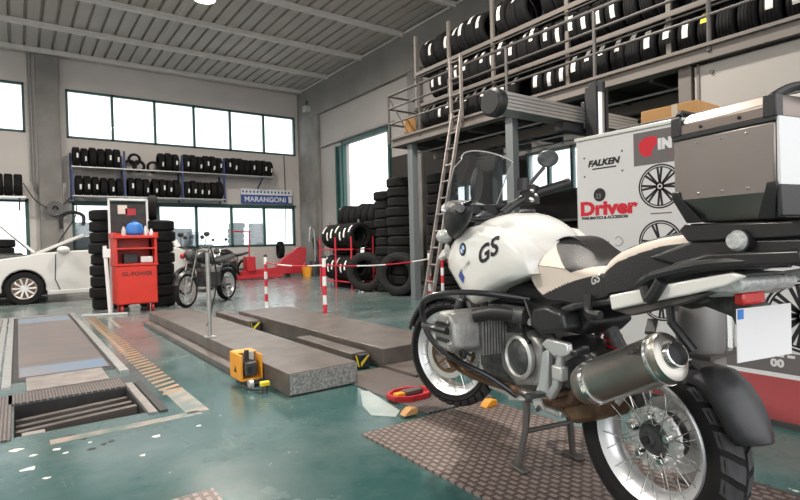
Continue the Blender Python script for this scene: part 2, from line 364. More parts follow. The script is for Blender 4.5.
# right wall along Y
b=MB()
holes=[(12.9,15.65,0,4.48),(6.0,7.75,2.03,2.95),(8.2,8.8,1.95,2.62),(9.3,10.9,1.9,2.5)]
ys=sorted({YF,YB,*[h[0] for h in holes],*[h[1] for h in holes]}); zs=sorted({0,ZC+.3,*[h[2] for h in holes],*[h[3] for h in holes]})
for i in range(len(ys)-1):
    for j in range(len(zs)-1):
        cy=(ys[i]+ys[i+1])/2; cz=(zs[j]+zs[j+1])/2
        if any(h[0]<cy<h[1] and h[2]<cz<h[3] for h in holes): continue
        b.box(XR,XR+.2,ys[i],ys[i+1],zs[j],zs[j+1])
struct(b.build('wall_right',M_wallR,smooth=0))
b=MB()
for y0,y1,z0,z1 in ((YF,YB,0,4.4),(YF,YB,6.0,ZC+.3),(YF,-3.5,4.4,6.0),(4.8,6.2,4.4,6.0),(14.0,YB,4.4,6.0)): b.box(XL-.2,XL,y0,y1,z0,z1)
struct(b.build('wall_left',M_wall,smooth=0))
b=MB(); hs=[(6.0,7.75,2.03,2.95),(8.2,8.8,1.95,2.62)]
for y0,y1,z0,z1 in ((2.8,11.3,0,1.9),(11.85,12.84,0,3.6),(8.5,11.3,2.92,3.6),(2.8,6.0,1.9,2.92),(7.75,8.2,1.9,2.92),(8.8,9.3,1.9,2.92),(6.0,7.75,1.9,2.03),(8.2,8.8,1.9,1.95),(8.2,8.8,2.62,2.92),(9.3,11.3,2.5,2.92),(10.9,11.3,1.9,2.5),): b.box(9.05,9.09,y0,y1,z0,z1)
struct(b.build('trim_dark_lining',M_shadetone,smooth=0))  # added dark sheet, painting the mezzanine's shade onto the wall
# ceiling: corrugated sheet, ribs along Y
b=MB(); x=XL; pts=[]
while x<XR+.2:
    pts+=[(x,ZC+.0),(x+.255,ZC+.0),(x+.27,ZC+.085),(x+.32,ZC+.085)]; x+=.335
poly=pts+[(pts[-1][0],ZC+.14),(XL,ZC+.14)]
n=len(pts); vs=[(p[0],yy,p[1]) for yy in (YF,YB+.1) for p in pts]
b.add(vs,[(i,i+1,n+i+1,n+i) for i in range(n-1)])
o=b.build('ceiling',M_sheet,smooth=0); struct(o)
o.modifiers.new('thick','SOLIDIFY').thickness=.02; o.modifiers[-1].offset=1
for i,y in enumerate((18.55,16.45,14.2,12.0,9.8,7.6,5.4,3.2,1.0,-1.2,-3.4)):
    struct(MB().box(XL,XR-.02,y-.05,y+.05,ZC-.14,ZC).build('trim_ceiling_purlin',M_purlin,bevel=.01))
struct(MB().box(XL,XR,YB-.10,YB,ZC-.06,ZC+.02).build('trim_ceiling_edge',M_wall,smooth=0))
struct(MB().cyl((3.40,15.9,6.82),(3.40,13.0,6.82),.012,n=6).build('trim_ceiling_rod',M_purlin))
# concrete frame: columns and the long beam under the ceiling on the right
struct(MB().box(.58,1.16,18.72,19,0,ZC).build('trim_left_column',M_conc,bevel=.02))
struct(MB().box(8.98,9.1,17.35,18.99,0,ZC).build('trim_corner_column',M_conc,bevel=.01))
struct(MB().box(8.86,9.1,17.5,18.7,0,2.7).build('trim_column_foot',M_conc,bevel=.02))
struct(MB().box(8.96,9.1,YF,17.9,5.81,ZC-.01).build('trim_side_beam',M_beamc,bevel=.02))
struct(MB().box(8.96,9.1,11.3,11.85,0,5.81).build('trim_middle_column',M_conc,bevel=.02))
struct(MB().tube([(8.92,18.8,ZC-.08),(8.92,6,ZC-.08)],.03,n=6).build('trim_ceiling_conduit',M_purlin))
for x in (.40,.47):
    struct(MB().tube([(x,18.93,7),(x,18.93,3.2),(x+.15,18.9,2.8)],.022,n=6).build('trim_wall_pipe',M_steel))
struct(MB().tube([(8.35,18.93,4.5),(8.37,18.93,3.0),(8.33,18.93,1.2)],.015,n=6).build('trim_wall_cable',M_blk))
# ------------------------------------------------------------------ windows
def window(name,x0,x1,z0,z1,n,y=YB,fw=.06,axis='x',m=M_glass,mull=None):
    b=MB(); f=fw
    def bx(a0,a1,c0,c1,d0=-.03,d1=.08):
        if axis=='x': b.box(a0,a1,y+d0,y+d1,c0,c1)
        else: b.box(y+d0,y+d1,a0,a1,c0,c1)
    bx(x0,x1,z0,z0+f); bx(x0,x1,z1-f,z1); bx(x0,x0+f,z0,z1); bx(x1-f,x1,z0,z1)
    for i in range(1,n):
        xx=x0+(x1-x0)*i/n; bx(xx-f*.6,xx+f*.6,z0,z1)
    o=struct(b.build(name,M_green,smooth=0,bevel=.004))
    for i in range(n):
        a0=x0+(x1-x0)*i/n; a1=x0+(x1-x0)*(i+1)/n
        g=MB()
        if axis=='x': g.box(a0+f*.5,a1-f*.5,y+.02,y+.03,z0+f*.5,z1-f*.5)
        else: g.box(y+.02,y+.03,a0+f*.5,a1-f*.5,z0+f*.5,z1-f*.5)
        g.build('window_pane',m,o,smooth=0)
    return o
window('window_1',1.33,8.85,4.54,6.02,6)
window('window_2',-7.2,.30,4.6,6.05,6)
window('window_3',1.40,8.75,1.08,2.56,6,fw=.07)
window('window_4',-7.2,.32,.75,2.65,6,fw=.09)
window('window_5',6.0,7.75,2.03,2.95,3,y=XR,axis='y',fw=.05)
window('window_6',8.2,8.8,1.95,2.62,1,y=XR,axis='y',fw=.04)
window('window_7',9.3,10.9,1.9,2.5,4,y=XR,axis='y',fw=.05)
struct(MB().box(1.3,8.8,18.93,19,2.56,2.62).build('trim_window_head',M_green,smooth=0))
window('window_8',-3.5,4.8,4.4,6.0,6,y=XL-.1,axis='y')
window('window_9',6.2,14.0,4.4,6.0,6,y=XL-.1,axis='y')
# big side door: frame, folded leaf, no glass (open)
d=struct(MB().box(9.0,9.14,15.58,15.70,0,4.55).box(9.0,9.14,12.85,12.95,0,4.55).box(9.0,9.14,12.85,15.70,4.45,4.55).build('door_1',M_green,bevel=.01))
MB().box(8.90,9.08,15.62,15.68,.05,4.42).build('door_leaf',M_green,d,bevel=.01)
MB().box(8.88,9.08,15.85,15.92,.05,4.42).build('door_leaf',M_green,d,bevel=.01)
MB().tube([(9.02,17.2,4.62),(9.02,12.6,4.62)],.035,n=8).build('door_rail',M_steel,d)
MB().box(8.87,8.89,15.60,15.70,1.9,2.3).build('door_handle',M_steel,d)
# outside ground
struct(MB().box(-40,60,YB+.3,90,-.15,-.05).build('trim_ground_outside',M_ground,smooth=0))
struct(MB().box(XR+.4,60,-30,YB+.3,-.15,-.05).build('trim_ground_side',M_ground,smooth=0))
struct(MB().box(-40,XR+.4,-30,YF,-.15,-.02).build('trim_ground_front',M_ground,smooth=0))
struct(MB().box(-40,XL,YF,YB+.3,-.15,-.02).build('trim_ground_left',M_ground,smooth=0))
# ------------------------------------------------------------------ tyres
def tyre_mb(Ro=.31,Ri=.195,w=.195,n=28,tread=True):
    h=w/2
    p=[(Ri,-h*.78),(Ri+.012,-h*.92),(Ri+.45*(Ro-Ri),-h*1.03),(Ro-.030,-h*.97),(Ro-.008,-h*.80)]
    if tread:
        for y in (-.55,-.18,.18,.55): p+=[(Ro-.001,(y-.13)*h),(Ro,(y-.03)*h),(Ro-.011,(y-.02)*h),(Ro-.011,(y+.02)*h),(Ro,(y+.03)*h),(Ro-.001,(y+.13)*h)]
    p+=[(Ro-.008,h*.80),(Ro-.030,h*.97),(Ri+.45*(Ro-Ri),h*1.03),(Ri+.012,h*.92),(Ri,h*.78),(Ri-.004,h*.5),(Ri+.03,h*.45),(Ri+.08,h*.75),(Ro-.05,h*.85),(Ro-.025,0),(Ro-.05,-h*.85),(Ri+.08,-h*.75),(Ri+.03,-h*.45),(Ri-.004,-h*.5)]
    return MB().lathe(p,(0,0,0),(0,1,0),n,closed=True)
def label_mb(a0,a1,y0,y1,Ro=.313):
    return MB().lathe([(Ro-.002,y0),(Ro+.001,y0),(Ro+.001,y1),(Ro-.002,y1)],(0,0,0),(0,1,0),6,closed=True,a0=a0,a1=a1)
# axis of every tyre prototype is its local Y; a label strip lies on the tread
TY=[]
def proto_tyre(i,a0,a1,y0,y1,m=M_rub,pm=M_paper,lab=True,**k):
    o=tyre_mb(**k).build('tyre',m,smooth=50)
    if lab: label_mb(a0,a1,y0,y1,k.get('Ro',.31)+.002).build('paper_label',pm,o,smooth=60)
    return o
# angle is measured about +Y from +Z towards +X ... negative = towards -X
protos=[proto_tyre(0,R(-75),R(-38),-.045,.02),proto_tyre(1,R(-98),R(-55),-.04,.03),proto_tyre(2,R(-110),R(-72),-.055,.01),proto_tyre(3,R(-62),R(-30),-.07,-.02),proto_tyre(4,R(-80),R(-50),-.05,.05,pm=M_paper_y)]
plain=proto_tyre(9,0,0,0,0,lab=False)
plain2=proto_tyre(9,0,0,0,0,lab=False,m=M_rub2)
first={}
def put_tyre(src,loc,rot,label,group,sc=1.,cat='tyre'):
    if id(src) not in first: o=src; first[id(src)]=1
    else: o=copy_tree(src)
    o.location=loc; o.rotation_euler=rot; o.scale=(sc,sc,sc)
    return tag(o,label,cat,group)
# --- tyres on the mezzanine rack: three tiers, tread towards the hall
tiers=[(3.10,1.45,8.02,'bottom'),(3.73,3.2,8.02,'middle'),(4.345,4.35,8.02,'top')]
for z,y0,y1,nm in tiers:
    y=y1-.16; k=0
    while y>y0:
        s=random.choice([.93,.96,1.,1.0]); lab=random.random()<.93
        src=random.choice(protos[:4]) if lab else plain
        if nm=='bottom' and 2.72<y<2.93: src=protos[4]
        if random.random()<.05: y-=.25
        put_tyre(src,(6.62,y,z+.313*s),(0,R(random.uniform(-8,10)),0),'black tyre standing in the %s row of the mezzanine rack'%nm,'tyres on the %s tier of the mezzanine rack'%nm,s)
        y-=.205*random.choice([1.,1.05,1.15]); k+=1
for o in COL.objects:
    if o.get('label','').startswith('black tyre standing in the bottom row') and o.data and any(c.data.materials[0]==M_paper_y for c in o.children):
        o['label']='black tyre with yellow paper label in the bottom row of the mezzanine rack'; 
# --- tyres on the back wall shelf (tread towards the camera: axis along X)
low1=proto_tyre(7,R(-118),R(-93),-.04,.015); low2=proto_tyre(8,R(-112),R(-84),-.05,.0)
def shelf_row(z,spans,lab,grp):
    for x0,x1 in spans:
        x=x0+.1
        while x<x1-.05:
            s=random.choice([.93,.96,.9]); src=random.choice([low1,low2,low2,plain])
            put_tyre(src,(x,18.42,z+.313*s),(0,R(random.uniform(-12,12)),R(90)),lab,grp,s); x+=.215
shelf_row(3.60,[(1.40,2.70),(3.75,4.45),(4.52,5.80),(5.9,7.7)],'black tyre in the upper row of the back wall shelf','tyres on the upper shelf of the back wall')
shelf_row(2.74,[(1.45,2.05),(2.1,2.70),(2.85,3.5),(3.55,4.40),(4.52,5.78)],'black tyre in the lower row of the back wall shelf','tyres on the lower shelf of the back wall')
for i,(x,z,tl) in enumerate(((2.95,3.72,8),(3.2,3.72,-6),(3.08,3.92,14),(3.62,3.71,5))):
    put_tyre(plain,(x,18.42,z),(R(tl),0,0),'black tyre lying flat on the upper shelf of the back wall','flat tyres on the upper shelf',.62)
t=thing('hanging_tyre_shelf',(0,18.42,0),'long blue and grey wall rack holding two rows of tyres above the windows','shelf')
for x in (1.38,2.76,4.46,5.82): MB().box(x-.03,x+.03,-.26,-.20,2.62,4.12 if x>1.4 else 3.6).box(x-.03,x+.03,.30,.36,2.62,4.05).build('upright',M_blue,t,bevel=.005)
MB().box(1.36,5.85,-.27,.36,2.69,2.73).build('shelf_board',M_steel,t,bevel=.005)
MB().box(1.36,7.70,-.27,.36,3.55,3.59).build('shelf_board',M_steel,t,bevel=.005)
MB().bar((7.2,.3,3.2),(7.2,-.25,3.54),.04,.04).build('bracket',M_blue,t)
# tyres above the far left window
for i,(x) in enumerate((-1.9,-1.68,-1.46,-1.24,-1.02,-.8,-.58,-.36,-.14,.08)):
    put_tyre(plain,(x,18.35,2.98),(0,0,R(90)),'black tyre standing on the bracket above the far left window','tyres above the far left window')
t=thing('bracket_shelf',(-1,18.35,2.60),'narrow steel shelf above the far left window carrying black tyres','shelf'); MB().box(-1.2,1.25,-.28,.3,0,.05).build('board',M_sil,t); MB().bar((1.1,.3,-.3),(1.1,-.2,0),.04,.04).build('bracket',M_dsteel,t); MB().bar((-1.0,.3,-.3),(-1.0,-.2,0),.04,.04).build('bracket',M_dsteel,t)
def stack(x,y,n,label,grp,z=0,s=1.,src=None,jit=.025,dz=.198):
    for i in range(n):
        put_tyre(src or plain,(x+random.uniform(-jit,jit),y+random.uniform(-jit,jit),z+(i+.5)*dz*s*1.02),(R(90),0,R(random.uniform(0,90))),label,grp,s)
stack(1.38,11.15,9,'black tyre in the tall stack left behind the red cabinet','tall tyre stack behind the white frame')
stack(2.16,10.85,8,'black tyre in the tall stack right behind the red cabinet','tyre stack right of the red cabinet')
put_tyre(plain,(2.10,10.85,1.62+.235),(0,0,R(75)),'black tyre standing upright on top of the stack behind the red cabinet',None,.76)
# stacks outside, seen through the low windows
for i,(x,n,y) in enumerate(((1.75,10,20.3),(4.6,9,20.6),(5.1,9,20.8),(5.75,6,20.5),(7.0,10,20.6),(7.95,10,20.9))):
    stack(x,y,n,'tyre in a stack outside, seen blurred through the low back windows','tyre stacks outside the low windows')
stack(-.35,16.3,7,'black tyre in the stack behind the open bonnet of the white car','tyre stack behind the car bonnet')
stack(.30,16.4,5,'black tyre in the low stack behind the windscreen of the white car','low tyre stack behind the car')
# --- right hand side: stacks and leaning tyres under the mezzanine
stack(6.55,8.95,12,'black tyre in the tallest stack beside the first mezzanine post','tallest stack beside the mezzanine post',s=1.0)
stack(6.75,9.75,11,'black tyre in the tall stack left of the first mezzanine post','tall stack left of the mezzanine post')
stack(6.95,8.1,12,'black tyre in the tall stack right behind the first mezzanine post','tall stack right of the mezzanine post')
stack(7.1,10.8,8,'black tyre in the low stack below the bright side door','stack below the side door',z=.0)
stack(6.9,11.9,6,'black tyre in the short stack left of the red tyre rack','short stack by the red tyre rack')
stack(7.2,12.6,6,'black tyre in the short stack farthest from the camera by the side door','far stack by the side door')
bt=tyre_mb(Ro=.44,Ri=.26,w=.27,n=36).build('truck_tyre',M_rub2,smooth=50)
bt.location=(6.33,10.05,.445); bt.rotation_euler=(0,0,R(-52)); tag(bt,'large black truck tyre standing on the floor left of the mezzanine post','tyre')
bt2=copy_tree(bt); bt2.location=(6.28,8.72,.445); bt2.rotation_euler=(0,0,R(-62)); tag(bt2,'large black truck tyre standing on the floor right of the mezzanine post','tyre')
# red rack with standing tyres
t=thing('tyre_rack',(6.55,11.3,0),'red tubular tyre rack loaded with black tyres below the side door','rack')
for x in (-.30,.30):
    for y in (-.75,.0,.8):
        MB().tube([(x,y,0),(x,y,1.25)],.022,n=8).build('post',M_redp,t)
for z in (.18,.95):
    for x in (-.24,.24): MB().tube([(x,-.75,z),(x,.8,z)],.018,n=6).build('rail',M_redp,t)
for z,nm in ((.19,'lower'),(.96,'upper')):
    for k in range(7):
        put_tyre(protos[k%3],(6.55,10.68+k*.21,z+.318),(0,0,0),'black tyre in the %s row of the red tyre rack'%nm,'tyres in the %s row of the red rack'%nm,.98)
# shelf with lying tyres against the side door (top of the pile of tyres)
for k in range(9):
    put_tyre(plain,(7.35,10.2+k*.30,1.78+.02*(k%3)),(R(6*(k%3)),0,R(20)),'black tyre lying on the tyre pile in front of the bright side door','tyre pile in front of the side door',.98)
t=thing('storage_rack',(7.35,11.5,0),'grey steel rack carrying tyres in front of the side door','rack')
for y in (-1.55,0,1.55):
    for x in (-.3,.3): MB().box(x-.02,x+.02,y-.02,y+.02,0,1.7).build('post',M_steel,t)
MB().box(-.32,.32,-1.57,1.57,1.42,1.46).build('shelf_board',M_steel,t)
# deep store under the mezzanine: racks of tyres along the wall
t=thing('long_tyre_rack',(8.2,4.8,0),'long dark steel rack full of tyres along the wall under the mezzanine','rack')
for y in (-4.4,-2.2,0,2.2,4.0): MB().box(-.35,-.30,y-.025,y+.025,0,1.95).build('upright',M_dsteel,t)
for z in (.10,.78,1.42): MB().box(-.35,.35,-4.4,4.0,z-.04,z).build('shelf_board',M_dsteel,t)
for z,nm in ((.10,'bottom'),(.78,'middle')):
    for k in range(26):
        put_tyre(plain2,(8.2,8.6-k*.225,z+.31),(0,0,0),'dark tyre on the %s shelf of the long rack under the mezzanine'%nm,'tyres on the %s shelf under the mezzanine'%nm,.98)
# ------------------------------------------------------------------ mezzanine
t=thing('mezzanine',(6,0,0),'steel mezzanine floor with grey edge beam carrying the upper tyre racks','mezzanine')
MB().box(-.02,.16,-1.0,8.42,2.93,3.09).box(-.06,.0,-1,8.42,3.06,3.10).box(-.06,.0,-1,8.42,2.92,2.955).build('edge_beam',M_mezz,t,bevel=.004)
MB().box(.0,2.62,8.36,8.46,2.93,3.09).build('end_beam',M_mezz,t,bevel=.004)
MB().box(.0,2.62,-1,8.4,3.075,3.10).build('deck',M_shadetone,t)
for k in range(12): MB().box(.16,2.62,-.6+k*.78,-.54+k*.78,2.90,3.07).build('joist',M_dsteel,t)
for x in (.55,1.1,1.7,2.25): MB().tube([(x,-1,2.86),(x,8.4,2.86)],.018,n=6).build('pipe',M_steel,t)
MB().box(1.0,1.12,-1,8.4,2.78,2.93).build('inner_beam',M_mezz,t)
for y in (7.93,5.46,2.88): MB().box(.02,.16,y-.07,y+.07,0,2.93).build('post',M_grp if y>3 else M_mezz,t,bevel=.008)
for y in (7.93,5.46): MB().box(2.3,2.44,y-.07,y+.07,0,2.93).build('post',M_grp,t)
MB().box(.02,.05,2.60,2.95,2.93,3.02).build('splice_plate',M_mezz,t)
t=thing('mezzanine_railing',(5.98,0,3.09),'grey tubular steel railing along the mezzanine edge','railing')
for y in (8.52,7.55,6.70,5.44,3.96,2.60,1.2): MB().tube([(0,y,-.08),(0,y,.85)],.024,n=8).build('baluster',M_dsteel,t)
for z in (.85,.60,.30): MB().tube([(0,8.52,z),(0,.8,z)],.019 if z<.8 else .024,n=8).build('rail',M_dsteel,t)
for z in (.85,.60,.30): MB().tube([(0,8.52,z),(2.6,8.52,z)],.019,n=6).build('rail',M_dsteel,t)
MB().tube([(0,8.52,.85),(.0,7.9,.02)],.014,n=6).build('brace',M_dsteel,t)
MB().box(-.01,.01,2.62,6.2,-.02,.0).build('yellow_edge_strip',M_ylw,t)
MB().tube([(1.2,8.52,0),(1.2,8.52,.85)],.02,n=6).build('baluster',M_dsteel,t)
t=thing('mezzanine_tyre_rack',(6.62,0,3.10),'dark steel pallet rack with three tiers of tyres on the mezzanine','rack')
for y in (8.08,7.12,6.05,4.62,3.2,1.8,.4):
    MB().box(-.30,-.25,y-.03,y+.03,0,1.95 if y>7.5 else 1.9).build('upright',M_mezz,t,bevel=.004)
    MB().box(.28,.33,y-.03,y+.03,0,1.9).build('upright',M_mezz,t)
for z in (.60,1.215):
    for x in (-.29,.30): MB().box(x-.02,x+.02,.3,8.1,z-.045,z+.02).build('beam',M_mezz,t)
    MB().box(-.27,.28,.3,8.1,z-.01,z+.0).build('shelf_board',M_rackdark,t)
    MB().tube([(-.33,8.1,z-.10),(-.33,.3,z-.10)],.012,n=6).build('tie_bar',M_dsteel,t)
MB().box(.34,.36,.3,8.1,0,1.9).build('back_sheet',M_rackdark,t)  # added dark sheet, makes the gaps between the tyres read black
t=thing('plywood_sheet',(6.75,8.25,3.10),'brown plywood offcut leaning at the far end of the mezzanine railing','plywood'); MB().box(-.6,.45,-.03,.0,.0,.40).build('sheet',M_cardb,t)
MB().box(-.1,-.06,-.05,-.03,.0,.40).build('batten',M_cardb,t)
# enclosed store room wall under the mezzanine
b=MB(); b.box(6.04,6.12,-1.0,2.78,0,2.90); o=b.build('store_room_panel',M_panel,smooth=0); struct(o); o.name='wall_store'
for y in (2.74,1.62,.6): struct(MB().box(6.025,6.045,y-.012,y+.012,0,2.92).build('trim_panel_seam',M_mezz,smooth=0))
struct(MB().box(6.1,9,2.68,2.78,0,2.9).build('trim_store_side',M_shadetone,smooth=0))  # side wall of the store room, kept to stop front light leaking in
struct(MB().cyl((6.02,2.6,2.80),(6.04,2.6,2.80),.02,n=8).build('trim_bolt',M_dsteel))
# ladders
def ladder(name,a,b,w,n,label,m=M_grat,side=(0,1,0)):
    t=thing(name,a,label,'ladder'); A=V((0,0,0)); Bv=V(b)-V(a); s=V(side).normalized()*w/2
    for k in (-1,1): MB().bar(A+s*k,Bv+s*k,.028,.06,up=(1,0,.2)).build('side_rail',m,t,bevel=.004)
    for i in range(n):
        p=A+Bv*((i+.7)/n); MB().tube([p-s,p+s],.015,n=6).build('rung',m,t)
    return t
ladder('ladder',(5.15,6.45,0),(5.86,6.42,3.18),.29,12,'aluminium ladder leaning from the floor against the mezzanine edge',side=(.25,1,0))
ladder('ladder',(5.90,6.47,3.02),(5.90,6.47,4.1),.25,4,'short upright ladder fixed to the mezzanine railing above the leaning ladder',side=(0,1,0))
# ------------------------------------------------------------------ fittings on the back wall
t=thing('dealer_sign',(7.62,18.90,2.93),'white over blue tyre maker sign above the low back windows','sign')
MB().box(-1.0,1.0,-.03,.03,-.27,.27).build('sign_board',M_sign,t,bevel=.005)
MB().box(-1.0,1.0,-.036,-.03,-.27,.05).build('blue_field',M_navy,t,smooth=0)
for k in range(14): MB().box(-.95+k*.137,-.89+k*.137,-.036,-.031,.12,.20).build('chevron',M_navy,t,smooth=0)
text('MARANGONI',.26,basis((-.88,-.038,-.20),(1,0,0),(0,0,1)),M_sign,t,'lettering',bold=.006,wide=1.02)
MB().box(.83,.97,-.038,-.036,-.23,.02).build('small_field',M_sign,t,smooth=0)
t=thing('ceiling_lamp',(3.45,11.75,6.45),'round glowing high bay lamp hanging from the corrugated ceiling','lamp')
MB().lathe([(.05,.30),(.09,.28),(.24,.03),(.245,0),(.235,.0),(.08,.26),(.05,.28)],(0,0,0),(0,0,1),28).build('shade',M_steel,t)
MB().lathe([(0,-.015),(.12,-.012),(.22,.01),(.0,.02)],(0,0,0),(0,0,1),24).build('bulb',M_bulb,t)
MB().cyl((0,0,.28),(0,0,.5),.02,n=8).build('suspension_rod',M_steel,t)
t=thing('floodlight',(8.85,17.95,6.12),'small grey floodlight on the concrete corner column near the ceiling','lamp')
MB().box(-.10,.12,-.16,.12,-.10,.12).build('housing',M_sil,t,bevel=.02); MB().bar((0,0,.1),(.1,.1,.35),.05,.05).build('bracket',M_dsteel,t); MB().box(-.09,.11,-.175,-.16,-.09,.11).build('lens',M_clear,t)
# hose reel on the left column
t=thing('hose_reel',(.95,18.55,2.35),'black hose reel with loose hose on the left concrete column','hose reel')
MB().box(-.05,.05,.05,.17,-.08,.08).build('wall_bracket',M_dsteel,t); MB().lathe([(.08,-.06),(.22,-.06),(.22,-.04),(.10,-.04),(.10,.04),(.22,.04),(.22,.06),(.08,.06)],(0,0,0),(0,1,0),24,closed=True).build('drum',M_castd,t)
MB().tube([(.2,-.1,.1),(.45,-.1,.35),(.5,-.12,-.2),(.1,-.1,-.9),(-.2,-.1,-1.5)],.018,n=6,smooth=5).build('hose',M_blk,t)
MB().tube([(-.2,-.1,0),(-.5,-.1,.25),(-.75,-.1,.7)],.015,n=6,smooth=5).build('hose',M_blk,t)
t=thing('hose_bracket',(1.35,18.6,1.75),'black curved hose hook left of the low windows','hook'); MB().tube([(-.25,0,0),(-.25,0,.35),(0,0,.5),(.3,0,.4),(.3,0,.1)],.05,n=8,smooth=6).build('hook',M_blk,t)
M_carw=mat('car_body_paint',(.56,.55,.53),.28,coat=.4)
# ------------------------------------------------------------------ white car with open bonnet
def arc(cx,cz,r,a0,a1,n=10): return [(cx+math.cos(R(a0+(a1-a0)*i/n))*r,cz+math.sin(R(a0+(a1-a0)*i/n))*r) for i in range(n+1)]
t=thing('car',(0,13.35,0),'white hatchback with its bonnet open, left of the red cabinet','car')
# side outline (x forward to the left); front wheel at x=.1, rear at x=2.68
lower=[(-.80,.30),(-.84,.55),(-.78,.78),(-.55,.93),(.20,1.02),(.62,1.06)]
body=[(-.80,.28)]+[(-.84,.55),(-.78,.78),(-.50,.92),(.10,1.0),(.34,1.05),(1.0,1.09),(2.3,1.12),(3.15,1.10),(3.32,.95),(3.34,.45),(3.25,.28)]+[(3.05,.24)]+arc(2.68,.34,.38,-10,190,12)+[(2.25,.20),(.55,.20)]+arc(.1,.34,.38,-10,190,12)+[(-.32,.24)]
b=MB(); yy=[(0,.0),(.04,0),(1.66,0),(1.70,.0)]
b.prism(body,.0,1.70,'xzy'); b.build('body',M_carw,t,bevel=.035,seg=3,smooth=50)
# greenhouse
gh=[(.66,1.04),(1.30,1.40),(1.55,1.46),(2.5,1.47),(3.0,1.36),(3.22,1.08)]
gi=[(x+(.02 if x<1.5 else -.02),z) for x,z in gh]
def ring(y,pts): return [(x,y,z) for x,z in pts]
b=MB(); b.add([(1.24,.20,1.40),(1.24,1.5,1.40),(1.55,.24,1.475),(1.55,1.46,1.475),(2.5,.24,1.485),(2.5,1.46,1.485),(3.05,.22,1.38),(3.05,1.48,1.38),
 (1.24,.20,1.36),(1.24,1.5,1.36),(1.55,.24,1.43),(1.55,1.46,1.43),(2.5,.24,1.44),(2.5,1.46,1.44),(3.05,.22,1.34),(3.05,1.48,1.34)],
 [(0,1,3,2),(2,3,5,4),(4,5,7,6),(8,10,11,9),(10,12,13,11),(12,14,15,13),(0,2,10,8),(2,4,12,10),(4,6,14,12),(1,9,11,3),(3,11,13,5),(5,13,15,7),(0,8,9,1),(6,7,15,14)])
b.build('roof',M_carw,t,bevel=.01)
for y0,y1 in ((.06,.22),(1.64,1.48)):
    for p_,q_,w_ in (((.34,y0,1.04),(1.20,y1,1.43),.06),((2.0,y0,1.1),(2.0,y1,1.45),.07),((3.15,y0,1.1),(3.02,y1,1.38),.16)): MB().bar(p_,q_,w_,.05).build('pillar',M_carw,t,bevel=.008)
b=MB(); b.add([(.42,.07,1.07),(1.98,.07,1.12),(1.98,.21,1.43),(1.28,.21,1.40),(2.05,.07,1.12),(3.1,.07,1.12),(2.95,.21,1.38),(2.05,.21,1.44)],[(0,1,2,3),(4,5,6,7)])
b.build('side_glass',M_glasscar,t,smooth=0)
MB().add([(.36,.12,1.06),(.36,1.58,1.06),(1.26,1.46,1.40),(1.26,.24,1.40)],[(0,1,2,3)]).build('windscreen',M_glasscar,t,smooth=0)
MB().box(.8,2.9,.25,1.45,.5,1.0).build('interior',M_blk,t)
MB().sphere((.80,-.07,1.11),.11,12,(1.1,.6,.75)).build('door_mirror',M_carw,t); 
b=MB(); b.tube([(.66,-.004,1.02),(.64,-.006,.5),(.72,-.004,.27)],.008,n=5); b.tube([(1.98,-.004,1.08),(1.98,-.006,.32)],.008,n=5); b.build('door_gap',M_ink,t)
MB().box(1.75,1.92,-.03,0,.86,.90).build('door_handle',M_carw,t,bevel=.01)
MB().box(1.72,1.86,-.012,0,.60,.72).build('mirror_hook',M_ink,t)
MB().box(.5,2.3,-.02,.02,.18,.26).build('sill',M_carw,t,bevel=.01)
MB().box(-.55,.26,.12,1.55,.90,1.03).build('engine_bay',M_castd,t,bevel=.02)
MB().box(-.4,.1,.2,1.1,1.0,1.07).build('engine_cover',M_blk,t,bevel=.03)
b=MB(); A=[(.28,.12,1.07),(.28,1.55,1.07),(-.62,1.5,2.02),(-.62,.17,2.02)]
nrm=V((-.68,0,-.73)); b.add(A+[tuple(V(p)-nrm*.035) for p in A],[(0,1,2,3),(7,6,5,4),(0,3,7,4),(1,5,6,2),(0,4,5,1),(3,2,6,7)])
hood=b.build('bonnet',M_carw,t,bevel=.01)
MB().add([tuple(V(p)+V((.0,.08 if p[1]<1 else -.08,0))+nrm*.012) for p in [(.22,.12,1.12),(.22,1.55,1.12),(-.56,1.5,1.96),(-.56,.17,1.96)]],[(0,1,2,3)]).build('bonnet_lining',M_blk,hood,smooth=0)
MB().tube([(.29,.10,1.06),(-.62,.15,2.01)],.022,n=6).build('bonnet_edge',M_sil,hood)
MB().sphere((-.68,.12,.72),.13,12,(1.1,.6,.7)).build('headlamp',M_clear,t)
def alloy(parent,c,r=.32,ax=-1,m=M_alu,spokes=10):
    w=MB().lathe([(r*.66,-.09),(r*.70,-.10),(r*.95,-.10),(r,-.07),(r,.07),(r*.95,.10),(r*.70,.10),(r*.66,.09)],c,(0,1,0),32,closed=True).build('wheel_tyre',M_rub,parent)
    b=MB().lathe([(r*.60,-.08),(r*.69,-.095),(r*.69,.09),(r*.60,.07),(r*.57,0)],c,(0,1,0),32,closed=True)
    for k in range(spokes):
        a=2*PI*k/spokes; b.bar((c[0]+math.cos(a)*.05,c[1]-.075,c[2]+math.sin(a)*.05),(c[0]+math.cos(a)*r*.62,c[1]-.08,c[2]+math.sin(a)*r*.62),.036,.02,up=(0,1,0))
    b.cyl((c[0],c[1]-.06,c[2]),(c[0],c[1]-.095,c[2]),.055,n=12)
    b.build('wheel_rim',m,w,bevel=.003)
    MB().cyl((c[0],c[1]+.0,c[2]),(c[0],c[1]+.02,c[2]),r*.58,n=20).build('brake_backing',M_brown,w)
for x in (.1,2.68):
    for y in (.11,1.58): alloy(t,(x,y,.335),.335)
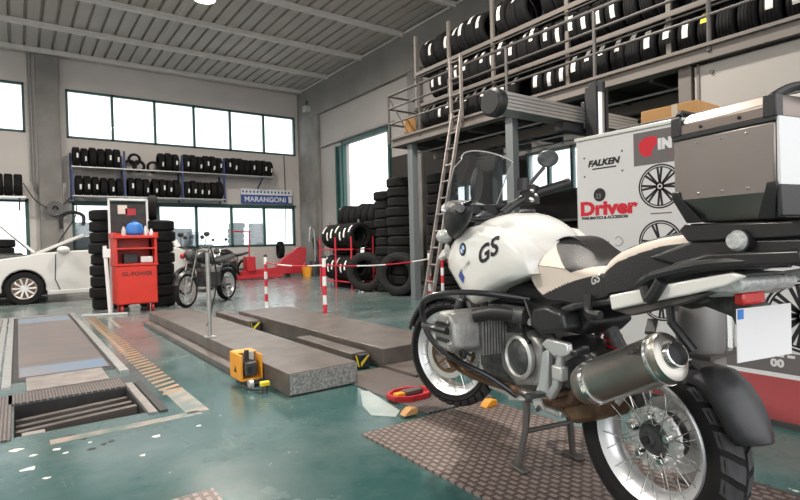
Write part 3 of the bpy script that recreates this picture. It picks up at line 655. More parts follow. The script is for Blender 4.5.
# ------------------------------------------------------------------ red diagnostic cabinet and the white frame
t=thing('tool_cabinet',(1.66,10.25,0),'red metal workshop cabinet on wheels with an open shelf','cabinet')
MB().box(-.32,.32,-.25,.25,.14,.80).build('body',M_red,t,bevel=.012)
MB().box(-.30,.30,-.262,-.25,.16,.78).build('door',M_red,t,bevel=.004)
b=MB(); b.box(-.33,-.29,-.25,.25,.80,1.30); b.box(.29,.33,-.25,.25,.80,1.30); b.box(-.29,.29,.21,.25,.80,1.30); b.build('side_frame',M_red,t,bevel=.006)
MB().box(-.35,.35,-.28,.27,1.27,1.32).build('top',M_red,t,bevel=.008)
MB().box(-.34,.34,-.27,.27,.80,.84).build('shelf',M_red,t,bevel=.006); MB().box(-.30,.30,-.25,.22,1.08,1.11).build('shelf',M_red,t,bevel=.004)
b=MB(); b.box(-.35,-.31,-.28,.27,1.30,1.37); b.box(.31,.35,-.28,.27,1.30,1.37); b.box(-.35,.35,.23,.27,1.30,1.37); b.build('top_rim',M_red,t,bevel=.006)
for x in (-.24,.24):
    for y in (-.18,.18): MB().cyl((x-.015,y,.065),(x+.015,y,.065),.065,n=14).build('castor',M_redd,t)
text('GL-POWER',.095,basis((-.24,-.2635,.63),(1,0,0),(0,0,1)),M_ink,t,'lettering',bold=.002)
b=tag(MB().box(-.20,.02,-.02,.16,0,.17).build('printer',M_blk,None,bevel=.01,loc=(1.68,10.15,.84)),'small black printer inside the open shelf of the red cabinet','printer')
tag(MB().box(-.10,.10,-.02,.14,0,.11).build('handset',M_sil,None,bevel=.01,loc=(1.84,10.12,.845)),'silver handset beside the printer in the red cabinet','handset')
for i,(x,c,m,lb) in enumerate(((1.51,.10,M_clear,'clear spray can on top of the red cabinet, left of the blue jug'),(1.86,.11,M_sil,'silver spray can on the right of the red cabinet top'),(1.95,.06,M_wp,'short white cup at the right end of the red cabinet top'))):
    tag(MB().lathe([(0,0),(.035,0),(.035,c),(.02,c+.03),(.015,c+.06),(0,c+.06)],(0,0,0),(0,0,1),12).build('spray_can',m,None,loc=(x,10.25,1.32)),lb,'spray can')
t=thing('water_jug',(1.70,10.35,1.32),'round blue plastic jug standing on the red cabinet','jug')
MB().lathe([(0,0),(.10,.0),(.14,.05),(.145,.14),(.12,.20),(.05,.24),(0,.24)],(0,0,0),(0,0,1),20).build('body',M_bprint,t); MB().cyl((0,0,.24),(0,0,.27),.045,n=12).build('cap',M_navy,t)
t=thing('poster_stand',(1.65,10.62,0),'tall frame of white square tube with dark panel behind the red cabinet','frame')
for x in (-.31,.31): MB().box(x-.018,x+.018,-.018,.018,0,1.99).build('post',M_sil,t,bevel=.003)
MB().box(-.31,.31,-.018,.018,1.96,2.0).build('top_bar',M_sil,t,bevel=.003); MB().box(-.29,.29,0,.012,.7,1.9).build('panel',M_dark,t)
MB().box(-.17,-.02,-.012,.0,1.72,1.88).build('note',M_cream,t); MB().box(-.05,.12,-.012,0,1.70,1.82).build('red_note',M_redd,t)
t=thing('white_tube_post',(1.24,10.05,0),'white tube leaning upright against the left side of the red cabinet','post')
MB().tube([(0,0,0),(-.05,.02,1.15)],.03,n=10).build('tube',M_wp,t); MB().box(-.08,.03,-.03,.05,.95,1.10).build('clamp',M_wp,t,bevel=.01)
t=thing('steel_rod',(1.05,10.0,.0),'light steel bar lying on the floor before the red cabinet','bar'); MB().bar((-.22,.06,.02),(.42,-.18,.02),.035,.035).build('bar',M_sil,t,bevel=.004)
# ------------------------------------------------------------------ smaller motorcycles at the back
def spoke_wheel(parent,c,r,w,name='wheel',n=14,disc=True,nt=32,ax=(0,1,0)):
    t_=MB().lathe([(r*.83,-w/2*.7),(r*.88,-w/2),(r*.96,-w/2*.9),(r,-w*.2),(r,w*.2),(r*.96,w/2*.9),(r*.88,w/2),(r*.83,w/2*.7)],c,ax,nt,closed=True).build(name,M_rub,parent)
    b=MB().lathe([(r*.83,-w*.36),(r*.80,-w*.36),(r*.78,0),(r*.80,w*.36),(r*.83,w*.36)],c,ax,nt,closed=True); b.cyl(V(c)-V(ax)*.05,V(c)+V(ax)*.05,.035,n=12)
    b.build('rim',M_rim,t_); b=MB(); A=V(ax); X=V((0,0,1)); Y=A.cross(X)
    for k in range(n):
        a=2*PI*k/n; b.cyl(V(c)+A*.04*(1 if k%2 else -1)+(X*math.cos(a+.5)+Y*math.sin(a+.5))*.03,V(c)+(X*math.cos(a)+Y*math.sin(a))*r*.8,.004,n=4)
    b.build('spokes',M_chrome,t_)
    if disc: MB().lathe([(.09,.06),(.14,.06),(.14,.065),(.09,.065)],c,ax,24,closed=True).build('brake_disc',M_sil,t_)
    return t_
def small_moto(loc,rz,label,mt,fair=False,lean=0):
    t=thing('parked_motorcycle',loc,label,'motorcycle',rz=rz)
    spoke_wheel(t,(0,0,.31),.31,.12,'rear_wheel'); spoke_wheel(t,(1.38,0,.31),.31,.10,'front_wheel')
    b=MB()
    for y in (-.08,.08): b.tube([(1.38,y,.31),(1.20,y,.80),(1.13,y,1.02)],.024,n=8)
    b.build('fork',M_chrome,t)
    MB().tube([(1.0,-.36,1.10),(1.08,-.22,1.09),(1.15,0,1.03),(1.08,.22,1.09),(1.0,.36,1.10)],.013,n=6,smooth=4).build('handlebar',M_castd,t)
    for y in (-.30,.30):
        MB().tube([(1.12,y*.8,1.10),(1.10,y*.9,1.30)],.007,n=5).build('mirror_stalk',M_blk,t); MB().sphere((1.09,y*.9,1.33),.06,10,(.3,1.1,.8)).build('mirror',M_blk,t)
    b=MB(); b.loft([[(x,math.cos(a)*w,z+math.sin(a)*h) for a in [2*PI*k/12 for k in range(12)]] for x,w,h,z in ((1.08,.04,.03,.90),(1.0,.13,.10,.90),(.8,.15,.13,.90),(.6,.12,.10,.86),(.48,.06,.05,.82))]); b.build('tank',mt,t)
    b=MB(); b.loft([[(x,math.cos(a)*w,z+math.sin(a)*h) for a in [2*PI*k/10 for k in range(10)]] for x,w,h,z in ((.62,.08,.03,.80),(.4,.14,.05,.79),(.1,.13,.05,.82),(-.25,.09,.04,.88))]); b.build('seat',M_vinyl,t)
    MB().box(.45,.85,-.14,.14,.33,.62).build('engine',M_castd,t,bevel=.03); MB().box(.5,.75,-.18,.18,.60,.72).build('cylinder',M_cast,t,bevel=.02)
    b=MB(); b.tube([(1.15,0,.95),(.95,.10,.6),(.85,.1,.35),(.4,.1,.32),(.35,.08,.75)],.018,n=6); b.tube([(1.15,0,.95),(.95,-.10,.6),(.85,-.1,.35),(.4,-.1,.32),(.35,-.08,.75)],.018,n=6); b.tube([(.4,.09,.35),(0,.09,.31)],.02,n=6); b.tube([(.4,-.09,.35),(0,-.09,.31)],.02,n=6); b.build('frame',M_castd,t)
    MB().tube([(.75,-.12,.5),(.8,-.16,.28),(.4,-.16,.24),(-.2,-.18,.34)],.04,n=8,smooth=3).build('exhaust',M_chrome,t)
    MB().sphere((1.24,0,.95),.10,14,(.8,1,1)).build('headlight',M_castd,t); MB().sphere((1.20,-.17,.93),.05,10).build('red_lamp',M_redd,t) if fair else None; MB().box(1.02,1.16,-.10,.10,.70,.80).build('radiator_cover',mt,t,bevel=.02)
    MB().lathe([(.33,-.06),(.35,0),(.33,.06)],(1.38,0,.31),(0,1,0),10,a0=R(-20),a1=R(70)).build('front_fender',mt,t)
    MB().lathe([(.34,-.07),(.36,0),(.34,.07)],(0,0,.31),(0,1,0),10,a0=R(-80),a1=R(30)).build('rear_fender',M_blk,t)
    MB().tube([(.4,.12,.3),(.3,.25,.02)],.012,n=6).build('side_stand',M_castd,t)
    if fair:
        MB().add([(1.20,-.16,1.05),(1.20,.16,1.05),(1.08,.13,1.38),(1.08,-.13,1.38)],[(0,1,2,3)]).build('windscreen',M_screen,t)
    return t
small_moto((3.48,10.95,0),R(-138),'black motorcycle with a small red lamp parked just right of the red cabinet',M_blk,True)
small_moto((6.25,17.8,0),R(-150),'dark motorcycle parked against the back wall left of the red crane',M_blk)
small_moto((4.35,13.6,0),R(-150),'motorcycle with black round seat parked behind the black and red one',M_blk,True)
# ------------------------------------------------------------------ red floor equipment by the back wall
t=thing('workshop_crane',(6.85,17.2,0),'red low workshop crane folded on the floor by the back wall','crane')
b=MB(); b.prism([(-.9,.10),(1.35,.10),(1.45,1.0),(1.15,1.02),(.55,.62),(.3,.35),(-.9,.28)],-.12,.12,'xzy'); b.build('body',M_redd,t,bevel=.02)
MB().box(-1.5,.4,-.40,-.32,.03,.14).build('leg',M_redd,t,bevel=.01); MB().box(-1.5,.4,.32,.40,.03,.14).build('leg',M_redd,t,bevel=.01)
MB().box(-.75,-.45,-.2,.2,.25,.75).build('pump',M_redd,t,bevel=.03); MB().tube([(-.6,0,.7),(-.57,0,1.6)],.025,n=8).build('handle',M_redd,t)
MB().tube([(-.57,0,1.57),(-1.2,0,1.60)],.022,n=6).build('arm',M_redd,t)
for x in (-1.4,.3):
    for y in (-.36,.36): MB().cyl((x,y-.03,.05),(x,y+.03,.05),.05,n=10).build('castor',M_blk,t)
t=thing('yellow_bucket',(8.05,16.6,0),'small yellow bucket standing beside the red crane','bucket'); MB().lathe([(0,.01),(.14,.0),(.18,.36),(.165,.36),(.13,.02)],(0,0,0),(0,0,1),16).build('body',M_org,t); MB().tube([(-.17,0,.36),(0,0,.5),(.17,0,.36)],.008,n=5,smooth=5).build('handle',M_steel,t)
put_tyre(plain,(7.9,17.9,.32),(0,0,R(70)),'black tyre standing on the floor behind the red crane near the corner',None)
put_tyre(plain,(7.7,18.0,.93),(0,0,R(80)),'black tyre standing higher behind the red crane near the corner column',None)
t=thing('compressor_hose_stand',(8.62,17.1,0),'dark pipework and hoses stacked in front of the corner column','hose stand')
MB().tube([(0,0,0),(0,0,1.5),(-.15,0,1.7),(-.2,0,1.2)],.03,n=6,smooth=4).build('pipe',M_steel,t); MB().tube([(.15,0,.0),(.2,.1,1.0),(-.05,.05,1.3),(.1,0,.4)],.025,n=6,smooth=5).build('hose',M_blk,t); MB().cyl((-.05,0,0),(-.05,0,.5),.16,n=14).build('tank',M_castd,t)
# ------------------------------------------------------------------ chain posts
def chain_post(x,y,label,h=.88):
    t=thing('barrier_post',(x,y,0),label,'barrier post'); n=7
    for k in range(n):
        z0=.02+h*k/n; MB().cyl((0,0,z0),(0,0,z0+h/n),.027,n=12).build('white_band' if k%2 else 'red_band',M_wp if k%2==0 else M_redp,t)
    MB().lathe([(0,0),(.09,0),(.09,.015),(.03,.03),(0,.03)],(0,0,0),(0,0,1),16).build('foot',M_wp,t); MB().sphere((0,0,h+.03),.032,10).build('cap',M_blk,t)
posts=[(3.38,8.54),(3.33,6.35),(5.45,6.72),(5.62,6.60)]
lb=['red and white barrier post, the farthest, left of the others','red and white barrier post standing alone beside the lift platform','left one of the two red and white posts beside the front wheel','right one of the two red and white posts beside the front wheel']
for p,l in zip(posts,lb): chain_post(p[0],p[1],l)
def chain(a,b,sag,label):
    a=V(a);b2=V(b); b=MB(); N=max(8,int((b2-a).length/.07)); P=[a.lerp(b2,i/N)-V((0,0,sag*4*(i/N)*(1-i/N))) for i in range(N+1)]
    b.mi=0
    for i in range(N):
        b.mi=(i//8)%2; b.tube([P[i],P[i+1]],.011,n=6)
    tag(b.build('barrier_chain',[M_redp,M_wp]),label,'chain')
chain((3.38,8.54,.80),(3.33,6.35,.80),.03,'red and white chain between the farthest post and the post by the lift')
chain((3.33,6.35,.80),(5.45,6.72,.80),.05,'red and white chain running from the post by the lift to the front wheel')
chain((5.62,6.60,.80),(6.2,7.0,.70),.02,'short red chain running on right of the two posts')
t=thing('stand_pole',(2.18,6.35,0),'thin grey steel pole standing on the near lift platform','pole')
t.location=(1.56,5.48,.165)
MB().cyl((0,0,0),(0,0,.86),.020,n=10).build('tube',M_steel,t); MB().box(-.05,.05,-.05,.05,0,.012).build('base_plate',M_steel,t); MB().tube([(0,0,.84),(.04,.02,.90),(.1,.05,.6),(.06,.1,.3),(.0,.1,.1)],.008,n=5,smooth=5).build('cable',M_blk,t)
# ------------------------------------------------------------------ low platform lift
t=thing('lift_platform',(1.74,0,0),'long low steel lift platform nearest the orange control box','lift platform')
MB().box(-.21,.36,3.50,8.4,.0,.165).build('deck',M_ramp,t,bevel=.006,smooth=0)
MB().box(-.20,.35,3.492,3.50,.01,.155).build('end_face',M_rampf,t,smooth=0)
MB().box(.36,.50,4.2,8.4,.0,.03).build('inner_tray',M_ramp,t,smooth=0)
MB().box(-.32,-.21,4.3,8.2,.0,.055).build('side_ledge',M_ramp,t,bevel=.004,smooth=0)
t=thing('lift_platform',(2.95,0,0),'second low steel lift platform beside the barrier posts','lift platform')
MB().box(-.44,.30,3.75,7.4,.0,.17).build('deck',M_ramp,t,bevel=.006,smooth=0); MB().box(-.44,.30,3.3,3.75,0,.03).build('ramp_flap',M_ramp,t,smooth=0)
def jack_beam(y0,y1,x,label,end=True):
    t=thing('jack_beam',(x,0,0),label,'jack beam'); MB().box(-.08,.08,y0+.12,y1,.01,.13).build('beam',M_ramp,t,bevel=.006)
    b=MB(); b.mi=0; b.box(-.04,.06,y0+.03,y0+.12,.01,.12); b.mi=1; b.add([(-.035,y0+.028,.02),(-.035,y0+.028,.06),(.03,y0+.028,.115),(.055,y0+.028,.115)],[(0,1,2,3)]); b.add([(-.041,y0+.04,.02),(-.041,y0+.065,.02),(-.041,y0+.11,.11),(-.041,y0+.085,.11)],[(0,1,2,3)])
    b.build('hazard_block',[M_ink,M_ylw],t,smooth=0)
jack_beam(3.82,5.05,2.38,'rubber topped jack beam with yellow and black end, nearer the camera')
jack_beam(6.45,7.9,2.42,'rubber topped jack beam with yellow and black end, farther from the camera')
t=thing('drain_plate',(2.26,5.4,.03),'dark oily drain recess between the two lift platforms','drain plate'); MB().box(-.10,.06,-.5,.15,0,.006).build('plate',M_dark,t)
MB().box(-.10,.06,.5,.9,0,.006).build('plate',M_dark,t)
t=thing('ground_plate',(2.25,3.05,0),'dark tread plate on the floor under the red tray','floor plate')
b=MB(); b.prism([(-.20,.75),(-.22,-.48),(.35,-.50),(.55,.72)],.0,.008,'xyz'); b.build('plate',M_check2,t,smooth=0)
t=thing('jack_tray',(2.17,2.93,.008),'red pressed steel tray lying on the floor before the front wheel','tray')
b=MB(); b.loft([[(.17*c*k,.12*s_*k,z) for c,s_ in [(math.cos(2*PI*i/8+.4),math.sin(2*PI*i/8+.4)) for i in range(8)]] for k,z in ((1,.0),(1.05,.035),(.9,.035),(.85,.012),(.1,.012))]); b.build('tray',M_redd,t,smooth=0)
MB().box(-.05,.10,-.03,.04,.015,.045).build('pad',M_dsteel,t,bevel=.004); MB().box(-.14,-.07,-.05,.0,.012,.05).build('catch',M_org,t,bevel=.004)
for i,(x,y,l) in enumerate(((1.93,2.62,'small tan wooden wedge on the floor at the corner of the dark tread plate'),(2.42,2.42,'small orange yellow wedge on the tread plate under the front wheel'))):
    o=MB().prism([(-.05,0),(.05,0),(.05,.035),(.0,.04),(-.03,.02)],-.03,.03,'xzy').build('wedge_block',M_cardb if i==0 else M_org,None,bevel=.003,loc=(x,y,.012)); tag(o,l,'wedge')
# orange control box
t=thing('control_box',(1.44,4.06,0),'orange control unit with hoses on the floor beside the near lift platform','control unit')
MB().box(-.09,-.075,-.10,.16,.045,.245).build('side_panel',M_org,t,bevel=.004)
b=MB(); b.box(-.075,.08,-.10,.16,.045,.06); b.build('bottom_tray',M_org,t,bevel=.003); MB().box(.07,.08,-.10,.16,.06,.235).build('back_panel',M_org,t,bevel=.003); MB().box(-.075,.08,.02,.16,.235,.247).build('top_cover',M_org,t,bevel=.003)
MB().prism([(.0,.10),(.06,.10),(.03,.155)],-.0912,-.0905,'yzx').build('warning_triangle',M_ink,t,smooth=0)
MB().box(-.055,.045,-.08,.08,.075,.18).build('valve_block',M_castd,t,bevel=.01); MB().cyl((-.02,-.03,.19),(-.02,-.03,.27),.018,n=10).build('plug',M_blk,t); MB().cyl((.03,.0,.19),(.03,.0,.25),.02,n=10).build('plug',M_clear,t); MB().box(-.03,.0,-.09,-.08,.10,.15).build('label_plate',M_blk,t)
MB().tube([(.09,-.02,.15),(.2,-.06,.12),(.16,-.12,.03),(.04,-.10,.02)],.013,n=6,smooth=5).build('hose',M_blk,t); MB().tube([(.09,.05,.12),(.22,.0,.10),(.24,-.12,.02),(.16,-.2,.015)],.010,n=6,smooth=5).build('hose',M_chrome,t)
for x,y in ((-.04,-.16),(.13,-.15)): MB().cyl((x-.015,y,.035),(x+.015,y,.035),.033,n=12).build('wheel',M_sil,t)
MB().box(-.06,.14,-.13,.0,.02,.05).build('chassis',M_castd,t)
t=thing('tap_valve',(1.50,3.83,0),'small hose coupling with a yellow knob at the foot of the lift platform','valve')
t.location=(1.44,3.72,0); MB().cyl((0,0,0),(0,0,.05),.025,n=8).build('body',M_castd,t); MB().box(-.035,.035,-.02,.02,.05,.085).build('knob',M_ylw,t,bevel=.008); MB().tube([(0,0,.03),(-.07,.08,.02),(-.1,.2,.03)],.01,n=6,smooth=4).build('hose',M_blk,t)
# tread plates under the motorcycle
o=MB().box(1.53,2.52,-.9,2.52,0,.012).build('tread_plate',M_check,smooth=0); tag(o,'large studded steel tread plate under the white motorcycle','floor plate')
o=MB().box(-.1,.67,1.2,2.38,0,.012).build('tread_plate',M_check,smooth=0); tag(o,'studded tread plate corner at the bottom edge of the picture, left','floor plate')
# ------------------------------------------------------------------ printed display board and what stands behind it
BX=3.40
t=thing('display_board',(BX,1.0,0),'large white printed board with tyre and wheel adverts behind the motorcycle','display board')
MB().box(0,.05,-2.2,1.42,.03,1.79).build('panel',M_board,t,bevel=.004)
b=MB(); b.box(-.004,.06,1.405,1.42,0,1.80); b.box(-.012,.06,-2.2,1.43,1.785,1.81); b.build('edge_trim',M_sil,t,bevel=.003)
def bt(s,y,z,size,m,name='lettering',**k): return text(s,size,basis((-.0015-k.pop('off',0),y-1.0,z),(0,-1,0),(0,0,1)),m,t,name,**k)
def rect(y0,y1,z0,z1,m,name,d=.001): return MB().box(-d,0,y0-1,y1-1,z0,z1).build(name,m,t,smooth=0)
rect(-1.2,1.97,1.545,1.765,M_gprint,'grey_field')
# small corner-dotted advert
bt('FALKEN',2.325,1.588,.060,M_ink,bold=.003,shear=.25,wide=1.15)
rect(2.10,2.29,1.562,1.572,M_ink,'small_line')
b=MB()
for y,z in ((2.355,1.655),(2.055,1.665),(2.355,1.52),(2.055,1.53)): b.box(-.0012,0,y-1.006,y-.994,z-.006,z+.006)
b.build('corner_dots',M_ink,t,smooth=0)
bt('Driver',2.398,1.238,.135,M_rprint,bold=.0065,wide=1.22)
bt('PNEUMATICI & ACCESSORI',2.385,1.205,.028,M_ink,bold=.001,wide=1.08)
MB().cyl((-.002,1.235,1.378),(0,1.235,1.378),.048,n=24).build('round_mark',M_ink,t)
bt('23',2.265,1.355,.045,M_gprint,off=.001,bold=.002)
bt('SUPERA',2.31,1.02,.04,M_gprint,wide=1.1); rect(2.13,2.31,.998,1.006,M_gprint,'small_line')
MB().tube([(-.001,1.12,1.06),(-.001,1.09,1.075),(-.001,1.06,1.04),(-.001,1.09,1.01),(-.001,1.12,1.02)],.002,n=4,smooth=4).build('swirl_mark',M_gprint,t)
# grey field marks
b=MB(); b.prism([(y_+.035,z_) for y_,z_ in [(.89,1.63),(.90,1.69),(.86,1.725),(.80,1.73),(.77,1.715),(.775,1.67),(.80,1.65),(.815,1.60),(.86,1.60)]],-.0024,-.001,'yzx'); b.build('red_mark',M_rprint,t,smooth=0)
bt('IN',1.800,1.64,.085,M_sign,off=.001,bold=.008)
for k in range(4): rect(1.725-k*.03-.015,1.725-k*.03,1.595,1.602,M_rprint,'red_dash',.0025)
def wheel_print(y,z,r,n=10):
    b=MB(); c=(0,y-1,z); th=.0012
    b.lathe([(r,-th),(r,0),(r*.93,0),(r*.93,-th)],c,(1,0,0),40,closed=True); b.lathe([(r*.89,-th),(r*.89,0),(r*.84,0),(r*.84,-th)],c,(1,0,0),40,closed=True)
    for k in range(n):
        a=2*PI*k/n
        for d in (-.11,.11):
            b.bar((-th/2,c[1]+math.cos(a+d*.5)*r*.14,z+math.sin(a+d*.5)*r*.14),(-th/2,c[1]+math.cos(a+d)*r*.86,z+math.sin(a+d)*r*.86),.013*r/.13,th,up=(1,0,0))
    b.lathe([(r*.2,-th),(r*.2,0),(r*.12,0),(r*.12,-th)],c,(1,0,0),20,closed=True); b.cyl((-th,c[1],z),(0,c[1],z),r*.07,n=12)
    b.build('wheel_picture',M_ink,t,smooth=0)
wheel_print(1.795,1.395,.145,8); wheel_print(1.80,1.03,.145,5); wheel_print(1.80,.66,.145,8); wheel_print(1.02,.62,.20,10); wheel_print(1.02,1.03,.145,7)
rect(1.72,1.86,1.216,1.224,M_gprint,'small_line')
rect(-1.2,1.97,.03,.27,M_dred,'red_skirt'); rect(-1.2,1.97,.27,.295,M_sign,'white_line',.0012); rect(-1.2,1.50,.295,.41,M_gprint,'grey_band')
bt('00',1.185,.33,.058,M_sign,off=.001,bold=.003,wide=1.1)
for k in range(2): rect(1.12-k*.05,1.155-k*.05,.385,.40,M_sign,'small_line',.0015)
MB().box(-.02,.12,-2.2,1.42,0,.03).build('base_rail',M_dsteel,t)
# shelf cabinet behind the board with a cardboard box on it
t=thing('store_cabinet',(3.85,1.3,0),'dark steel cabinet standing behind the printed board','cabinet'); MB().box(-.28,.32,-1.4,.85,0,1.84).build('body',M_dark,t,bevel=.01); MB().box(-.30,.34,-1.42,.87,1.82,1.86).build('top',M_dsteel,t,bevel=.004); MB().box(-.29,-.28,-.5,.3,.1,1.8).build('door',M_dsteel,t)
t=thing('cardboard_box',(3.82,1.72,1.86),'long brown cardboard box on the cabinet behind the printed board','box'); MB().box(-.16,.16,-.05,.34,0,.105).build('carton',M_cardb,t,bevel=.004); MB().box(-.163,.0,.08,.12,.0,.107).build('tape',M_tape,t,smooth=0)
# wheel aligner column and beam
t=thing('wheel_aligner',(4.70,3.1,0),'wheel alignment gantry with chrome column and ribbed aluminium beam','wheel aligner')
MB().box(-.35,.35,-.35,.35,0,.12).build('base',M_blk,t,bevel=.02); MB().cyl((0,0,.1),(0,0,2.52),.072,n=24).build('column',M_alu,t); MB().cyl((0,0,2.50),(0,0,2.60),.082,n=24).build('column_cap',M_blk,t)
MB().box(-.105,-.066,-.06,.06,.12,2.55).build('column_guide',M_blk,t); MB().box(.066,.105,-.06,.06,.12,2.55).build('column_guide',M_blk,t)
b=MB(); prof=[]
for i in range(5): prof+=[(.10,-.075+i*.032),(.10,-.055+i*.032),(.088,-.053+i*.032),(.088,-.045+i*.032)]
outer=[(x,z) for x,z in prof]+[(-x,z) for x,z in prof[::-1]]
b.prism(outer,-1.23,.85,'yzx'); b.M=Matrix.Identity(4)
o=b.build('beam',M_alu,t,smooth=0); o.location=(0,.16,2.28)
for x in (-1.34,): 
    MB().lathe([(0,0),(.10,0),(.125,.02),(.125,.10),(.10,.12),(0,.12)],(0,0,0),(1,0,0),28).build('camera_pod',M_blk,t,loc=(x,.16,2.275),bevel=.004)
MB().box(-.12,.12,.06,.10,2.15,2.42).build('carriage',M_blk,t,bevel=.01); MB().box(-.4,.1,.10,.2,2.12,2.2).build('under_tray',M_blk,t)
# grey stand with a silver canister behind the motorcycle
t=thing('service_stand',(2.52,1.12,0),'grey steel service stand with a silver canister behind the rear wheel','stand')
MB().box(-.06,.06,-.05,.05,.03,.58).build('post',M_conc,t,bevel=.006); MB().box(-.25,.25,-.03,.03,0,.03).build('foot',M_dsteel,t,bevel=.006); MB().box(.02,.32,.08,.13,0,.03).build('foot',M_dsteel,t,bevel=.006)
MB().lathe([(0,0),(.090,0),(.098,.02),(.098,.24),(.085,.285),(.03,.30),(0,.30)],(-.08,.0,.56),(0,0,1),24).build('canister',mat('dull_canister_steel',(.26,.255,.25),.45,metal=.4),t); MB().box(-.19,.11,-.09,.10,.54,.56).build('tray',M_dsteel,t)
MB().cyl((.065,-.05,.56),(.065,-.05,.85),.030,n=16).build('tube',M_chrome,t)
# ------------------------------------------------------------------ the white touring enduro motorcycle
BK=thing('motorcycle',(1.87,1.02,0),'white and black enduro touring motorcycle with an aluminium top case on its centre stand','motorcycle',rz=R(78.01))
def circ(c,r,n,ax='x',sy=1,sz=1,a0=0): return [(c[0],c[1]+math.cos(a0+2*PI*k/n)*r*sy,c[2]+math.sin(a0+2*PI*k/n)*r*sz) for k in range(n)]
def wheel(parent_name,c,Rt,w,Rr,rw,nsp,rot,knob):
    root=bpy.data.objects.new(parent_name+'_tmp',None)
    h=w/2
    p=[(Rr-.01,-rw*.8),(Rr+.012,-rw*.95),(Rr+.035,-h*.93),(Rt-.045,-h),(Rt-.022,-h*.86),(Rt-.008,-h*.5),(Rt-.003,0),(Rt-.008,h*.5),(Rt-.022,h*.86),(Rt-.045,h),(Rr+.035,h*.93),(Rr+.012,rw*.95),(Rr-.01,rw*.8)]
    b=MB().lathe(p,(0,0,0),(0,1,0),72,closed=True)
    ty=b.build(parent_name,M_rub,BK,smooth=60); ty.location=c; ty.rotation_euler=(0,0,rot)
    # tread blocks: slanted bars across the crown
    b=MB(); n=knob; wk=2*PI/n*.70
    for k in range(n):
        a=2*PI*k/n
        for sgn in (-1,1):
            q=[]
            for y,da in ((.006,0),(h*.45,.045),(h*.80,.105),(h*.93,.13)):
                rr=Rt+.004-(.0 if y<.01 else .004 if y<h*.6 else .019 if y<h*.85 else .034)
                aa=a+da+(0 if sgn>0 else PI/n); q.append((V((math.sin(aa)*rr,y*sgn,math.cos(aa)*rr)),V((math.sin(aa+wk)*rr,y*sgn,math.cos(aa+wk)*rr)),V((math.sin(aa)*(rr-.012),y*sgn,math.cos(aa)*(rr-.012))),V((math.sin(aa+wk)*(rr-.012),y*sgn,math.cos(aa+wk)*(rr-.012)))))
            b.loft([[r_[0],r_[1],r_[3],r_[2]] for r_ in q])
    b.build('tread_blocks',M_rubg,ty,smooth=0)
    prof=[(Rr,-rw),(Rr+.008,-rw-.006),(Rr+.013,-rw),(Rr+.010,-rw+.008),(Rr-.010,-rw+.014),(Rr-.026,-rw*.45),(Rr-.030,0),(Rr-.026,rw*.45),(Rr-.010,rw-.014),(Rr+.010,rw-.008),(Rr+.013,rw),(Rr+.008,rw+.006),(Rr,rw),(Rr-.012,rw-.008),(Rr-.033,rw*.5),(Rr-.038,0),(Rr-.033,-rw*.5),(Rr-.012,-rw+.008)]
    MB().lathe(prof,(0,0,0),(0,1,0),72,closed=True).build('rim',M_rim,ty,smooth=50)
    for k in range(nsp):
        a=2*PI*k/nsp; sg=1 if k%2 else -1; da=.42*(1 if (k//2)%2 else -1)
        MB().cyl((math.sin(a+da)*.058,sg*.030,math.cos(a+da)*.058),(math.sin(a)*(Rr-.004),sg*(rw-.006),math.cos(a)*(Rr-.004)),.0021,n=5,cap=False).build('spoke',M_chrome,ty)
    return ty
rw=wheel('rear_wheel',(0,0,.335),.330,.150,.222,.052,40,0,26)
b=MB(); b.lathe([(0,.050),(.022,.050),(.026,.043),(.026,.035),(.048,.031),(.052,.020),(.060,.015),(.066,.005),(.066,-.06),(0,-.06)],(0,0,0),(0,1,0),36); b.build('hub',M_castd,rw,smooth=30)
MB().lathe([(.105,-.005),(.112,-.001),(.112,.011),(.095,.015),(.070,.017),(.060,.011),(.060,-.007)],(0,0,0),(0,1,0),40,closed=True).build('hub_flange',M_rim,rw)
b=MB()
for k in range(20): 
    a=2*PI*k/20; b.cyl((math.cos(a)*.103,-.005,math.sin(a)*.103),(math.cos(a)*.103,.023,math.sin(a)*.103),.010,n=8)
b.build('spoke_sockets',M_sil,rw)
for k in range(5):
    a=2*PI*k/5+.3; MB().cyl((math.cos(a)*.080,.012,math.sin(a)*.080),(math.cos(a)*.080,.046,math.sin(a)*.080),.0185,.014,n=6).build('wheel_bolt',M_chrome,rw,bevel=.002)
MB().lathe([(.085,-.070),(.138,-.070),(.138,-.075),(.085,-.075)],(0,0,0),(0,1,0),40,closed=True).build('brake_disc',M_sil,rw)
MB().cyl((0,.049,0),(0,.056,0),.014,n=16).build('hub_cap',M_blk,rw)
ST=R(22); FX,FZ=1.485,.385
fw=wheel('front_wheel',(FX,0,FZ),.330,.112,.248,.036,40,ST,32)
MB().lathe([(.012,-.065),(.03,-.065),(.034,-.045),(.022,-.03),(.022,.03),(.034,.045),(.03,.065),(.012,.065)],(0,0,0),(0,1,0),24,closed=True).build('hub',M_cast,fw)
for s in (-1,1):
    MB().lathe([(.118,s*.062),(.150,s*.062),(.150,s*.067),(.118,s*.067)],(0,0,0),(0,1,0),44,closed=True).build('brake_disc',M_sil,fw)
    b=MB()
    for k in range(6):
        a=2*PI*k/6; b.bar((math.cos(a)*.03,s*.05,math.sin(a)*.03),(math.cos(a+.25)*.125,s*.063,math.sin(a+.25)*.125),.016,.006,up=(0,1,0))
    b.lathe([(.10,s*.058),(.122,s*.058),(.122,s*.064),(.10,s*.064)],(0,0,0),(0,1,0),36,closed=True); b.build('disc_carrier',M_brown,fw)
